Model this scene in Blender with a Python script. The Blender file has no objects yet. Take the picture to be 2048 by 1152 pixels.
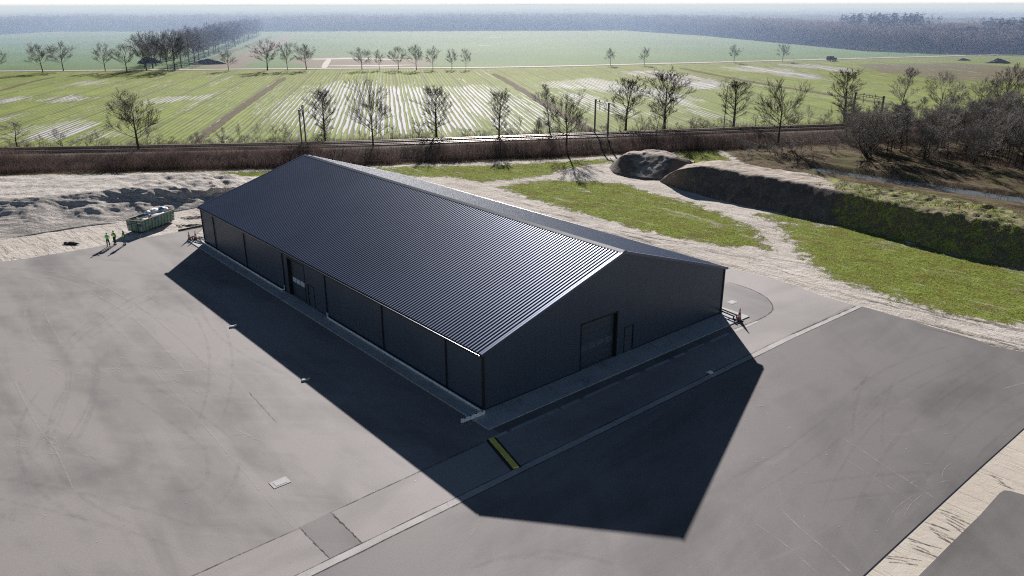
import bpy, bmesh, math, random
import numpy as np
from mathutils import Vector, Matrix
R = math.radians
random.seed(7)
scene = bpy.context.scene
COL = scene.collection

# ------------------------------------------------------------------ camera calibration (survey of the site)
CAMH = 27.4
F, PITCH, ROLL = 1531.717, 0.3530904, 0.0021849
YAW = 0.70529286
BX, BY = -2.059, 48.549            # near corner of the warehouse
BL, BW, EH, RH = 55.05, 28.53, 4.70, 9.18
DENOISE = False
SUN = Vector((-0.0484, 2.5276, 1.0)).normalized()

def ray(u, v):
    X = (u - 1024) / F; Y = -(v - 576) / F
    cr, sr = math.cos(ROLL), math.sin(ROLL)
    X, Y = X * cr + Y * sr, -X * sr + Y * cr
    c, s = math.cos(PITCH), math.sin(PITCH)
    return X, c + Y * s, -s + Y * c
def at(u, v, z=0.0):
    """photo pixel (2048 wide survey print) -> point of the site at height z"""
    x, y, d = ray(u, v)
    t = (z - CAMH) / d
    return (x * t, y * t)
def pts(l, z=0.0): return [at(u, v, z) for u, v in l]
CA, SA = math.cos(YAW), math.sin(YAW)
def loc(x, y): return (BX + x * CA - y * SA, BY + x * SA + y * CA)
def tolocal(px, py):
    dx, dy = px - BX, py - BY
    return dx * CA + dy * SA, -dx * SA + dy * CA

# ------------------------------------------------------------------ numpy noise
def _h(ix, iy, s):
    n = (ix * 374761393 + iy * 668265263 + s * 1442695041) & 0xffffffff
    n = ((n ^ (n >> 13)) * 1274126177) & 0xffffffff
    return ((n ^ (n >> 16)) & 0xffff) / 65535.0
def vnoise(x, y, s=0):
    x = np.asarray(x, float); y = np.asarray(y, float)
    ix = np.floor(x).astype(np.int64); iy = np.floor(y).astype(np.int64)
    fx = x - ix; fy = y - iy
    fx = fx * fx * (3 - 2 * fx); fy = fy * fy * (3 - 2 * fy)
    a = _h(ix, iy, s); b = _h(ix + 1, iy, s); c = _h(ix, iy + 1, s); d = _h(ix + 1, iy + 1, s)
    return (a * (1 - fx) + b * fx) * (1 - fy) + (c * (1 - fx) + d * fx) * fy
def fbm(x, y, s=0, o=4):
    t = 0; a = 0.5; n = 0
    for i in range(o):
        t = t + a * vnoise(np.asarray(x) * 2 ** i + 17.3 * i, np.asarray(y) * 2 ** i - 9.1 * i, s + i); n += a; a *= .5
    return t / n
def sdist(X, Y, poly):
    """signed distance to polygon, positive inside"""
    X = np.asarray(X, float); Y = np.asarray(Y, float)
    d = np.full(X.shape, 1e9); ins = np.zeros(X.shape, bool)
    n = len(poly)
    for i in range(n):
        ax, ay = poly[i]; bx, by = poly[(i + 1) % n]
        ex, ey = bx - ax, by - ay
        t = np.clip(((X - ax) * ex + (Y - ay) * ey) / (ex * ex + ey * ey + 1e-12), 0, 1)
        d = np.minimum(d, np.hypot(X - ax - ex * t, Y - ay - ey * t))
        c = (ay > Y) != (by > Y)
        xi = ax + (Y - ay) / ((by - ay) if by != ay else 1e-9) * ex
        ins ^= c & (X < xi)
    return np.where(ins, d, -d)

# ------------------------------------------------------------------ object helpers
def tag(o, label=None, cat=None, group=None, kind=None):
    if label: o['label'] = label
    if cat: o['category'] = cat
    if group: o['group'] = group
    if kind: o['kind'] = kind
    return o
def empty(name, p=(0, 0, 0), rz=0.0, s=(1, 1, 1)):
    o = bpy.data.objects.new(name, None); COL.objects.link(o)
    o.location = p; o.rotation_euler = (0, 0, rz); o.scale = s; o.empty_display_size = .3
    return o
def link(name, me, mat=None, parent=None):
    o = bpy.data.objects.new(name, me); COL.objects.link(o)
    if mat is not None:
        for m in (mat if isinstance(mat, (list, tuple)) else [mat]): me.materials.append(m)
    if parent is not None: o.parent = parent
    return o
def fast(name, V, Fc, mat=None, parent=None, smooth=False, mi=None):
    V = np.asarray(V, np.float32); Fc = np.asarray(Fc, np.int32)
    me = bpy.data.meshes.new(name)
    k = Fc.shape[1]
    me.vertices.add(len(V)); me.vertices.foreach_set('co', V.ravel())
    me.loops.add(Fc.size); me.loops.foreach_set('vertex_index', Fc.ravel())
    me.polygons.add(len(Fc)); me.polygons.foreach_set('loop_start', np.arange(0, Fc.size, k, dtype=np.int32))
    me.polygons.foreach_set('loop_total', np.full(len(Fc), k, np.int32))
    if smooth: me.polygons.foreach_set('use_smooth', np.ones(len(Fc), bool))
    if mi is not None: me.polygons.foreach_set('material_index', np.asarray(mi, np.int32))
    me.update(calc_edges=True)
    return link(name, me, mat, parent)
def attr(o, name, val):
    a = o.data.attributes.new(name, 'FLOAT', 'POINT'); a.data.foreach_set('value', np.asarray(val, np.float32))

class MB:
    def __init__(s): s.v = []; s.f = []
    def add(s, vs, fs):
        b = len(s.v); s.v += [tuple(v) for v in vs]; s.f += [tuple(b + i for i in f) for f in fs]; return s
    def box(s, c, d, rz=0.0, M=None, taper=1.0):
        x, y, z = [k / 2 for k in d]; vs = []
        for sz in (-1, 1):
            t = 1.0 if sz < 0 else taper
            for sx, sy in ((-1, -1), (1, -1), (1, 1), (-1, 1)):
                p = Vector((sx * x * t, sy * y * t, sz * z))
                if rz: p = Matrix.Rotation(rz, 3, 'Z') @ p
                if M is not None: p = M @ p
                vs.append(Vector(c) + p)
        return s.add(vs, [(0, 3, 2, 1), (4, 5, 6, 7), (0, 1, 5, 4), (1, 2, 6, 5), (2, 3, 7, 6), (3, 0, 4, 7)])
    def box2(s, a, b):
        return s.box([(a[i] + b[i]) / 2 for i in range(3)], [abs(b[i] - a[i]) for i in range(3)])
    def tube(s, path, rad, n=8, cap=True):
        path = [Vector(p) for p in path]
        if not isinstance(rad, (list, tuple)): rad = [rad] * len(path)
        b = len(s.v)
        for i, p in enumerate(path):
            d = (path[min(i + 1, len(path) - 1)] - path[max(i - 1, 0)]).normalized()
            up = Vector((0, 0, 1)) if abs(d.z) < .9 else Vector((1, 0, 0))
            a = d.cross(up).normalized(); c = a.cross(d)
            for k in range(n):
                t = 2 * math.pi * k / n
                s.v.append(tuple(p + (a * math.cos(t) + c * math.sin(t)) * rad[i]))
        for i in range(len(path) - 1):
            for k in range(n):
                k2 = (k + 1) % n
                s.f.append((b + i * n + k, b + i * n + k2, b + (i + 1) * n + k2, b + (i + 1) * n + k))
        if cap:
            s.f.append(tuple(b + k for k in range(n))[::-1]); s.f.append(tuple(b + (len(path) - 1) * n + k for k in range(n)))
        return s
    def prism(s, poly, z0, z1):
        n = len(poly)
        s.add([(x, y, z0) for x, y in poly] + [(x, y, z1) for x, y in poly],
              [tuple(range(n))[::-1], tuple(range(n, 2 * n))] + [(i, (i + 1) % n, n + (i + 1) % n, n + i) for i in range(n)])
        return s
    def extrude_xz(s, poly, y0, y1):
        n = len(poly)
        return s.add([(x, y0, z) for x, z in poly] + [(x, y1, z) for x, z in poly],
              [tuple(range(n)), tuple(range(n, 2 * n))[::-1]] + [(i, n + i, n + (i + 1) % n, (i + 1) % n) for i in range(n)])
    def ball(s, c, r, n=10, m=7, jit=0.0, rng=random):
        b = len(s.v); r = r if isinstance(r, (tuple, list)) else (r, r, r)
        for j in range(1, m):
            ph = math.pi * j / m
            for i in range(n):
                t = 2 * math.pi * i / n; q = 1 + rng.uniform(-jit, jit)
                s.v.append((c[0] + r[0] * q * math.sin(ph) * math.cos(t), c[1] + r[1] * q * math.sin(ph) * math.sin(t), c[2] + r[2] * q * math.cos(ph)))
        s.v.append((c[0], c[1], c[2] + r[2])); s.v.append((c[0], c[1], c[2] - r[2]))
        T = b + (m - 1) * n
        for i in range(n):
            k = (i + 1) % n
            for j in range(m - 2): s.f.append((b + j * n + i, b + (j + 1) * n + i, b + (j + 1) * n + k, b + j * n + k))
            s.f.append((T, b + i, b + k)); s.f.append((T + 1, b + (m - 2) * n + k, b + (m - 2) * n + i))
        return s
    def mesh(s, name, smooth=False, bevel=0.0):
        me = bpy.data.meshes.new(name); me.from_pydata(s.v, [], s.f)
        if bevel:
            bm = bmesh.new(); bm.from_mesh(me)
            es = [e for e in bm.edges if len(e.link_faces) == 2 and e.calc_face_angle(0) > .6]
            bmesh.ops.bevel(bm, geom=es, offset=bevel, segments=1, affect='EDGES'); bm.to_mesh(me); bm.free()
        if smooth: me.polygons.foreach_set('use_smooth', [True] * len(me.polygons))
        me.update(); return me
    def build(s, name, mat, parent=None, smooth=False, bevel=0.0):
        return link(name, s.mesh(name, smooth, bevel), mat, parent)

def sheet(name, poly, z, mat, thick=0.0):
    """flat polygon sheet (triangulated), optionally with skirts"""
    bm = bmesh.new(); vs = [bm.verts.new((x, y, z)) for x, y in poly]
    f = bm.faces.new(vs); bm.normal_update()
    if f.normal.z < 0: f.normal_flip()
    if thick:
        lo = [bm.verts.new((x, y, z - thick)) for x, y in poly]
        for i in range(len(vs)):
            j = (i + 1) % len(vs); bm.faces.new((vs[i], vs[j], lo[j], lo[i]))
    bmesh.ops.triangulate(bm, faces=[f]); bmesh.ops.recalc_face_normals(bm, faces=bm.faces)
    me = bpy.data.meshes.new(name); bm.to_mesh(me); bm.free()
    for p in me.polygons:
        if abs(p.normal.z) > .9 and p.normal.z < 0: p.flip()
    o = link(name, me, mat); tag(o, kind='structure'); return o
def smoothline(p, k=6):
    out = []
    for i in range(len(p) - 1):
        a = p[max(i - 1, 0)]; b = p[i]; c = p[i + 1]; d = p[min(i + 2, len(p) - 1)]
        for j in range(k):
            t = j / k
            out.append(tuple(.5 * (2 * b[q] + (c[q] - a[q]) * t + (2 * a[q] - 5 * b[q] + 4 * c[q] - d[q]) * t * t + (3 * b[q] - a[q] - 3 * c[q] + d[q]) * t ** 3) for q in range(len(b))))
    out.append(tuple(p[-1])); return out
def ribbon(mb, line, w, z, rng=random, jit=.2):
    n = len(line)
    vs = []
    for i in range(n):
        a = line[max(i - 1, 0)]; b = line[min(i + 1, n - 1)]
        dx, dy = b[0] - a[0], b[1] - a[1]; l = math.hypot(dx, dy) + 1e-9
        e = min(1, .25 + min(i, n - 1 - i) / 3)
        ww = w / 2 * (1 + rng.uniform(-jit, jit)) * e
        vs += [(line[i][0] - dy / l * ww, line[i][1] + dx / l * ww, z), (line[i][0] + dy / l * ww, line[i][1] - dx / l * ww, z)]
    mb.add(vs, [(2 * i, 2 * i + 1, 2 * i + 3, 2 * i + 2) for i in range(n - 1)])

# ------------------------------------------------------------------ material helper
class NT:
    def __init__(s, name):
        s.m = bpy.data.materials.new(name); s.m.use_nodes = True; s.t = s.m.node_tree; s.t.nodes.clear()
        s.o = s.n('ShaderNodeOutputMaterial')
    def n(s, t, **k):
        nd = s.t.nodes.new(t)
        for a, b in k.items(): setattr(nd, a, b)
        return nd
    def put(s, sock, val):
        if isinstance(val, bpy.types.NodeSocket): s.t.links.new(val, sock)
        elif val is not None: sock.default_value = val
    def pos(s, rot=0.0, scale=(1, 1, 1), obj=False):
        g = s.n('ShaderNodeTexCoord').outputs['Object'] if obj else s.n('ShaderNodeNewGeometry').outputs['Position']
        m = s.n('ShaderNodeMapping'); m.inputs['Rotation'].default_value = (0, 0, rot); m.inputs['Scale'].default_value = scale
        # rotate first, then scale: two mappings
        r = s.n('ShaderNodeMapping'); r.inputs['Rotation'].default_value = (0, 0, rot); s.t.links.new(g, r.inputs[0])
        m.inputs['Rotation'].default_value = (0, 0, 0); s.t.links.new(r.outputs[0], m.inputs[0]); return m.outputs[0]
    def noise(s, vec, scale, detail=4, rough=.6, dist=0.0, lac=2.0):
        n = s.n('ShaderNodeTexNoise'); s.put(n.inputs['Vector'], vec); n.inputs['Scale'].default_value = scale
        n.inputs['Detail'].default_value = detail; n.inputs['Roughness'].default_value = rough; n.inputs['Distortion'].default_value = dist
        return n.outputs['Fac']
    def ramp(s, fac, a, b, ca=(0, 0, 0, 1), cb=(1, 1, 1, 1)):
        r = s.n('ShaderNodeValToRGB'); s.put(r.inputs[0], fac)
        r.color_ramp.elements[0].position = a; r.color_ramp.elements[1].position = b
        r.color_ramp.elements[0].color = ca if len(ca) == 4 else (*ca, 1); r.color_ramp.elements[1].color = cb if len(cb) == 4 else (*cb, 1)
        return r.outputs[0]
    def sst(s, v, a, b):
        r = s.n('ShaderNodeMapRange', interpolation_type='SMOOTHSTEP'); s.put(r.inputs[0], v)
        r.inputs[1].default_value = a; r.inputs[2].default_value = b; return r.outputs[0]
    def mix(s, f, a, b, mode='MIX'):
        m = s.n('ShaderNodeMix', data_type='RGBA', blend_type=mode); s.put(m.inputs[0], f)
        s.put(m.inputs[6], (*a, 1) if isinstance(a, tuple) and len(a) == 3 else a); s.put(m.inputs[7], (*b, 1) if isinstance(b, tuple) and len(b) == 3 else b)
        return m.outputs[2]
    def ma(s, op, a, b=None, c=None):
        m = s.n('ShaderNodeMath', operation=op); s.put(m.inputs[0], a)
        if b is not None: s.put(m.inputs[1], b)
        if c is not None: s.put(m.inputs[2], c)
        return m.outputs[0]
    def at(s, name): return s.n('ShaderNodeAttribute', attribute_name=name).outputs['Fac']
    def bump(s, h, strength=.5, dist=.05, nrm=None):
        b = s.n('ShaderNodeBump'); s.put(b.inputs['Height'], h); b.inputs['Strength'].default_value = strength; b.inputs['Distance'].default_value = dist
        if nrm is not None: s.t.links.new(nrm, b.inputs['Normal'])
        return b.outputs[0]
    def bsdf(s, col, rough=.8, spec=.5, metal=0.0, nrm=None, **k):
        b = s.n('ShaderNodeBsdfPrincipled')
        s.put(b.inputs['Base Color'], (*col, 1) if isinstance(col, tuple) and len(col) == 3 else col)
        s.put(b.inputs['Roughness'], rough); s.put(b.inputs['Specular IOR Level'], spec); s.put(b.inputs['Metallic'], metal)
        if nrm is not None: s.t.links.new(nrm, b.inputs['Normal'])
        for a, v in k.items(): s.put(b.inputs[a], v)
        return b.outputs[0]
    def n_pos_x(s):
        x = s.n('ShaderNodeSeparateXYZ'); s.t.links.new(s.n('ShaderNodeNewGeometry').outputs['Position'], x.inputs[0]); return x.outputs['X']
    def out(s, sh): s.t.links.new(sh, s.o.inputs['Surface']); return s.m
def plain(name, col, rough=.6, metal=0.0, spec=.5, var=.15, scale=3.0):
    n = NT(name); p = n.pos(obj=True); a = n.noise(p, scale, 4)
    d = tuple(c * (1 - var) for c in col); e = tuple(min(1, c * (1 + var)) for c in col)
    return n.out(n.bsdf(n.ramp(a, .3, .7, d, e), rough, spec, metal))

M = {}
def mk_asphalt(name, dark, light, rot, dust=.35, spec=.2, seed=0.0, rough=.72, grad=None):
    n = NT(name)
    p = n.pos(rot)
    p1 = n.pos(rot, (1, .22, 1)); p2 = n.pos(rot, (.55, .045, 1)); p3 = n.pos(rot + .8, (.2, 1, 1))
    big = n.noise(p, .05 + seed * .01, 5, .6, .6)
    strk = n.noise(p1, .33, 5, .62, .8)
    lanes = n.noise(p2, .55, 2, .5)
    cross = n.noise(p3, .35, 4, .6, 1.0)
    fine = n.noise(p, 14.0, 3, .7); grit = n.noise(p, 60.0, 2, .8)
    v = n.ma('ADD', n.ma('MULTIPLY', big, .9), n.ma('MULTIPLY', strk, .55))
    v = n.ma('ADD', v, n.ma('MULTIPLY', lanes, .6)); v = n.ma('ADD', v, n.ma('MULTIPLY', cross, .35))
    c = n.ramp(n.ma('MULTIPLY', v, .465), .425, .575, dark, light)
    sx_ = n.n('ShaderNodeSeparateXYZ'); n.t.links.new(p, sx_.inputs[0])
    if grad: c = n.mix(n.sst(n.ma('ADD', n.n_pos_x(), n.ma('MULTIPLY', big, 10.0)), grad[0], grad[1]), c, n.mix(grad[2], c, (0, 0, 0)))
    c = n.mix(n.sst(fine, .35, .75), c, n.mix(.22, c, (.02, .02, .02)))
    # pale dusty wisps
    w = n.noise(n.pos(rot + .35, (1, .3, 1)), .5, 6, .7, 1.5)
    c = n.mix(n.ma('MULTIPLY', n.sst(w, .58, .78), dust), c, (.42, .385, .35))
    # damp darker patches
    dk = n.noise(n.pos(rot, (.8, .35, 1)), .16, 4, .55, .4)
    c = n.mix(n.ma('MULTIPLY', n.sst(dk, .50, .66), .5), c, n.mix(.42, c, (.03, .03, .032)))
    h = n.ma('ADD', n.ma('MULTIPLY', grit, .5), fine)
    rg = n.ma('ADD', n.ma('MULTIPLY', big, .16), rough - .08)
    return n.out(n.bsdf(c, rg, spec, 0, n.bump(h, .35, .012)))
M['yard'] = mk_asphalt('asphalt_pale', (.195, .178, .175), (.345, .316, .31), -YAW, .34)
M['lot'] = mk_asphalt('asphalt_dark', (.165, .152, .151), (.275, .254, .252), -YAW + R(86),   .16, .2, 1.0, .72, (10.0, 28.0, .24))  # darker asphalt; part of the difference is glare put into the colour
M['road'] = mk_asphalt('asphalt_road', (.29, .264, .26), (.385, .352, .347), -YAW + R(90), .35, .2, 2.0)
M['patch'] = mk_asphalt('asphalt_fresh', (.17, .157, .156), (.25, .23, .228), -YAW, .10, .2, 3.0)
M['island'] = mk_asphalt('asphalt_island', (.18, .168, .166), (.27, .25, .248), -YAW, .25, .2, 1.5)

def mk_sand(name, base=(.57, .51, .455), lite=(.70, .645, .59), dark=(.30, .25, .21), rot=0.0, tracks=.5, bumpd=.25, bs=.8):
    n = NT(name); p = n.pos(); a = n.noise(p, .09, 5, .6); b = n.noise(p, .8, 6, .65, .5); f = n.noise(p, 6, 4, .7)
    c = n.ramp(n.ma('ADD', n.ma('MULTIPLY', a, .6), n.ma('MULTIPLY', b, .4)), .35, .65, base, lite)
    t = n.noise(n.pos(rot, (.09, 1.0, 1)), 1.5, 6, .72, 1.6)
    c = n.mix(n.ma('MULTIPLY', n.sst(t, .54, .68), tracks), c, dark)
    c = n.mix(n.ma('MULTIPLY', n.sst(f, .58, .8), .18), c, dark)
    h = n.ma('ADD', n.ma('MULTIPLY', b, 1.0), n.ma('MULTIPLY', f, .25)); h = n.ma('SUBTRACT', h, n.ma('MULTIPLY', n.sst(t, .5, .7), .6))
    return n, c, h
TR = math.atan2(59.9 - 131, 43.9 + 28)   # heading of the sandy track
n, c, h = mk_sand('sand', rot=-TR, tracks=.65)
# ground: sand with grass and dry brown earth by surveyed masks
g = n.at('grass'); e = n.at('earth')
p = n.pos(); nb = n.noise(p, .55, 7, .72, .6); nf = n.noise(p, 5.0, 5, .75)
gm = n.sst(n.ma('ADD', g, n.ma('MULTIPLY', n.ma('SUBTRACT', n.ma('ADD', n.ma('MULTIPLY', nb, .7), n.ma('MULTIPLY', nf, .3)), .5), 12.5)), -.3, .45)
gc = n.ramp(n.ma('ADD', n.ma('MULTIPLY', nf, .6), n.ma('MULTIPLY', n.noise(p, 1.6, 5, .75, .5), .4)), .36, .62, (.040, .052, .014), (.40, .47, .095))
gc = n.mix(n.sst(n.noise(p, .28, 6, .7), .46, .66), gc, n.ramp(nf, .3, .75, (.10, .095, .03), (.36, .32, .09)))
br = n.sst(n.noise(n.pos(-TR + .1, (.16, 1, 1)), .55, 6, .75, .9), .55, .68)
c = n.mix(n.ma('MULTIPLY', gm, n.ma('SUBTRACT', 1.0, n.ma('MULTIPLY', br, .75))), c, gc)
ec = n.ramp(n.noise(n.pos(-TR + .35, (.25, 1, 1)), .9, 7, .7, .8), .3, .7, (.035, .026, .018), (.26, .20, .13))
ec = n.mix(n.sst(n.noise(p, .12, 4), .5, .65), ec, n.ramp(nf, .35, .7, (.05, .05, .02), (.24, .22, .11)))
br2 = 0
em = n.sst(n.ma('ADD', e, n.ma('MULTIPLY', n.ma('SUBTRACT', nb, .5), 4.0)), -.3, .5)
c = n.mix(em, c, ec)
hh = n.ma('ADD', h, n.ma('MULTIPLY', gm, n.ma('MULTIPLY', nf, 1.2)))
M['ground'] = n.out(n.bsdf(c, 1.0, .03, 0, n.bump(hh, .9, .22)))
n, c, h = mk_sand('sand_heap', (.50, .455, .42), (.66, .605, .555), (.28, .245, .225), 0.0, .25)
M['sandheap'] = n.out(n.bsdf(c, .95, .1, 0, n.bump(h, .8, .35)))
n, c, h = mk_sand('sand_strip', (.58, .51, .435), (.68, .61, .53), (.38, .32, .27), -YAW + R(90), .15)
M['strip'] = n.out(n.bsdf(c, .95, .1, 0, n.bump(h, .5, .08)))

def mk_soil(mixed=False):
    n = NT('bank_soil' if mixed else 'dark_soil'); p = n.pos(); a = n.noise(p, .5, 6, .65, .4); f = n.noise(p, 4, 5, .7)
    N = n.n('ShaderNodeNewGeometry').outputs['Normal']; sx = n.n('ShaderNodeSeparateXYZ'); n.t.links.new(N, sx.inputs[0])
    top = n.sst(sx.outputs['Z'], .86, .95)
    top = n.ma('MULTIPLY', top, n.sst(n.noise(p, .35, 4), .2, .42))
    c = n.ramp(a, .3, .7, (.11, .092, .08), (.22, .185, .16))
    run = n.noise(n.pos(-TR + R(78), (.14, 1.3, 1)), 1.0, 4, .6, .6)
    c = n.mix(n.ma('MULTIPLY', n.sst(run, .53, .62), .32), c, (.34, .29, .25))
    tc = n.ramp(n.noise(n.pos(-TR, (.15, 1, 1)), 1.6, 6, .7, 1.2), .35, .62, (.30, .25, .21), (.62, .53, .455))
    c = n.mix(top, c, tc)
    if mixed:
        g_ = n.ramp(n.ma('ADD', n.ma('MULTIPLY', f, .5), n.ma('MULTIPLY', n.noise(p, 1.4, 5, .8, .6), .5)), .38, .60, (.085, .095, .035), (.42, .48, .11)); g_ = n.mix(n.sst(n.noise(p, .8, 6, .8, .6), .42, .54), g_, n.ramp(f, .3, .7, (.09, .075, .055), (.32, .27, .17)))
        c = n.mix(n.sst(n.ma('ADD', n.at('turf'), n.ma('MULTIPLY', n.ma('SUBTRACT', n.noise(p, .45, 7, .75), .5), 17.0)), -.5, .7), c, g_)
    return n.out(n.bsdf(c, .95, .1, 0, n.bump(n.ma('ADD', a, n.ma('MULTIPLY', f, .3)), .8, .25)))
M['soil'] = mk_soil(); M['bankmix'] = mk_soil(True)
M['turf'] = None
def mk_turf():
    n = NT('mound_turf'); p = n.pos(); a = n.noise(p, .7, 6, .7, .5); f = n.noise(p, 4.5, 5, .75)
    c = n.ramp(f, .3, .72, (.07, .085, .025), (.27, .33, .06))
    c = n.mix(n.sst(a, .5, .66), c, n.ramp(f, .3, .7, (.10, .08, .05), (.30, .24, .14)))
    return n.out(n.bsdf(c, .95, .1, 0, n.bump(n.ma('ADD', a, f), 1.0, .35)))
M['turf'] = mk_turf()

# crops: rows and flooded furrows
ROWR = math.atan2(-0.1566, 1.0)                 # heading of the rows, left of straight ahead
def mk_field(name, far=False):
    n = NT(name); p = n.pos(); q = n.pos(-(-ROWR)) if False else n.pos(ROWR)   # x across the rows, y along them
    sx = n.n('ShaderNodeSeparateXYZ'); n.t.links.new(q, sx.inputs[0])
    a = n.noise(p, .012, 5, .6, .3); b = n.noise(p, .11, 5, .65); f = n.noise(p, 1.3, 4, .7)
    if far:
        c = n.ramp(n.ma('ADD', n.ma('MULTIPLY', a, .7), n.ma('MULTIPLY', b, .3)), .38, .62, (.085, .18, .05), (.13, .24, .07))
        ln = n.noise(n.pos(R(6), (.04, 1, 1)), .06, 5, .7)
        c = n.mix(n.ma('MULTIPLY', n.sst(ln, .52, .7), .35), c, (.24, .22, .12))
        bare = n.sst(n.ma('ADD', n.at('bare'), n.ma('MULTIPLY', n.ma('SUBTRACT', b, .5), .6)), .35, .6)
        c = n.mix(bare, c, n.ramp(f, .3, .7, (.15, .12, .085), (.27, .225, .165)))
        w = n.sst(n.ma('ADD', n.at('wet'), n.ma('MULTIPLY', n.ma('SUBTRACT', n.noise(n.pos(R(3), (.12, 1, 1)), .09, 5, .7), .5), 1.5)), .45, .6)
        dry = n.bsdf(c, .9, .1)
    else:
        c = n.ramp(n.ma('ADD', n.ma('MULTIPLY', a, .45), n.ma('MULTIPLY', b, .55)), .34, .64, (.175, .235, .032), (.31, .385, .068))
        c = n.mix(n.sst(f, .45, .8), c, n.mix(.45, c, (.05, .06, .02)))
        jx = n.ma('ADD', sx.outputs['X'], n.ma('MULTIPLY', n.noise(n.pos(ROWR, (1, .06, 1)), .35, 3), 1.5))
        s = n.ma('SINE', n.ma('MULTIPLY', jx, 2 * math.pi / 1.3))
        s2 = n.ma('SINE', n.ma('MULTIPLY', sx.outputs['X'], 2 * math.pi / 11.7))
        rs = n.noise(n.pos(ROWR, (1, .012, 1)), .16, 3, .6)         # some rows bolder than others
        along = n.noise(n.pos(ROWR, (.5, .04, 1)), .5, 5, .65)
        furrow = n.sst(n.ma('ADD', s, n.ma('MULTIPLY', n.ma('SUBTRACT', rs, .5), 2.2)), .25, .95)
        soil = n.ramp(f, .3, .7, (.065, .058, .035), (.135, .12, .075))
        c = n.mix(n.ma('MULTIPLY', furrow, n.ma('MULTIPLY', n.sst(along, .3, .6), .62)), c, soil)
        c = n.mix(n.ma('MULTIPLY', n.sst(s2, .93, .99), .5), c, soil)
        wet = n.at('wet'); spread = n.at('spread')
        nn = n.ma('ADD', n.ma('MULTIPLY', n.ma('SUBTRACT', n.noise(n.pos(ROWR, (1, .10, 1)), .30, 6, .75, .8), .5), 2.1),
                  n.ma('MULTIPLY', n.ma('SUBTRACT', n.noise(n.pos(ROWR, (1, .5, 1)), .9, 4, .7), .5), .7))
        lvl = n.ma('ADD', n.ma('ADD', wet, nn), n.ma('MULTIPLY', n.ma('SUBTRACT', n.noise(n.pos(ROWR, (1, .006, 1)), .42, 3, .7), .5), 1.1))
        lvl = n.ma('ADD', lvl, n.ma('MULTIPLY', n.ma('SUBTRACT', n.ma('MULTIPLY', s, .50), .10), n.ma('SUBTRACT', 1.0, n.ma('MULTIPLY', spread, .85))))
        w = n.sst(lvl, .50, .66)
        mud = n.sst(lvl, .1, .45)
        c = n.mix(n.ma('MULTIPLY', mud, .8), c, soil)
        brn = n.sst(n.ma('ADD', n.at('bare'), n.ma('MULTIPLY', n.ma('SUBTRACT', b, .5), .6)), .35, .6)
        c = n.mix(brn, c, n.ramp(f, .3, .7, (.13, .115, .07), (.23, .21, .13)))
        dry = n.bsdf(c, .9, .08, 0, n.bump(n.ma('ADD', s, f), .5, .12))
    water = n.bsdf((.60, .58, .60), .8, .04, .0)  # sky glare on the puddles painted as a pale matt colour
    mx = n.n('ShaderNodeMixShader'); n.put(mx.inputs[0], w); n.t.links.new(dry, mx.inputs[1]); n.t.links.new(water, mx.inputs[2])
    return n.out(mx.outputs[0])
M['field'] = mk_field('crop_rows'); M['ffield'] = mk_field('far_crop', True)

def mk_wood():
    n = NT('distant_wood'); p = n.pos(); a = n.noise(p, .02, 5, .6); b = n.noise(p, .35, 3)
    c = n.ramp(n.ma('ADD', n.ma('MULTIPLY', a, .5), n.ma('MULTIPLY', b, .5)), .35, .65, (.11, .09, .092), (.19, .155, .15))
    d = n.bsdf(c, .95, .05); t = n.n('ShaderNodeBsdfTranslucent'); n.put(t.inputs[0], c)
    m = n.n('ShaderNodeMixShader'); m.inputs[0].default_value = .45; n.t.links.new(d, m.inputs[1]); n.t.links.new(t.outputs[0], m.inputs[2])
    return n.out(m.outputs[0])
M['wood'] = mk_wood()
M['pine'] = plain('pine_needles', (.022, .038, .022), .9, 0, .1)
M['bark'] = plain('bark', (.075, .065, .06), .9, 0, .15, .3, 2.0)
M['twig'] = plain('twigs', (.08, .068, .062), .9, 0, .15, .3, 1.0)
M['twigpale'] = plain('pale_twigs', (.27, .25, .235), .9, 0, .15, .3, 1.0)
M['birch'] = plain('birch_bark', (.42, .40, .37), .8, 0, .2, .35, 4.0)
def mk_brush():
    n = NT('brushwood'); p = n.pos(); a = n.noise(p, .25, 5, .6); b = n.noise(p, 2.5, 3)
    zz = n.n('ShaderNodeSeparateXYZ'); n.t.links.new(n.n('ShaderNodeNewGeometry').outputs['Position'], zz.inputs[0])
    c = n.ramp(n.ma('ADD', n.ma('MULTIPLY', a, .5), n.ma('MULTIPLY', b, .5)), .38, .62, (.08, .058, .056), (.34, .25, .225))
    c = n.mix(n.ma('MULTIPLY', n.sst(n.ma('ADD', zz.outputs['Z'], n.ma('MULTIPLY', a, 1.5)), 2.3, 4.0), .45), c, (.40, .32, .30))  # upper twigs painted paler with height, as if sunlit
    d = n.bsdf(c, .95, .1); t = n.n('ShaderNodeBsdfTranslucent'); n.put(t.inputs[0], c)
    m = n.n('ShaderNodeMixShader'); m.inputs[0].default_value = .14; n.t.links.new(d, m.inputs[1]); n.t.links.new(t.outputs[0], m.inputs[2])
    return n.out(m.outputs[0])
M['brush'] = mk_brush()
def mk_grassblade(k=1.0):
    n = NT('grass_blades'); p = n.pos(); a = n.noise(p, .5, 5, .6); b = n.noise(p, 5, 2)
    c = n.ramp(b, .3, .7, (.12, .15, .025), (.44, .52, .11)); c = n.mix(n.sst(a, .55, .7), c, (.40, .36, .11))
    d = n.bsdf(c, .8, .2); t = n.n('ShaderNodeBsdfTranslucent'); n.put(t.inputs[0], c)
    m = n.n('ShaderNodeMixShader'); m.inputs[0].default_value = .35; n.t.links.new(d, m.inputs[1]); n.t.links.new(t.outputs[0], m.inputs[2])
    return n.out(m.outputs[0])
M['blade'] = mk_grassblade()
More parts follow.
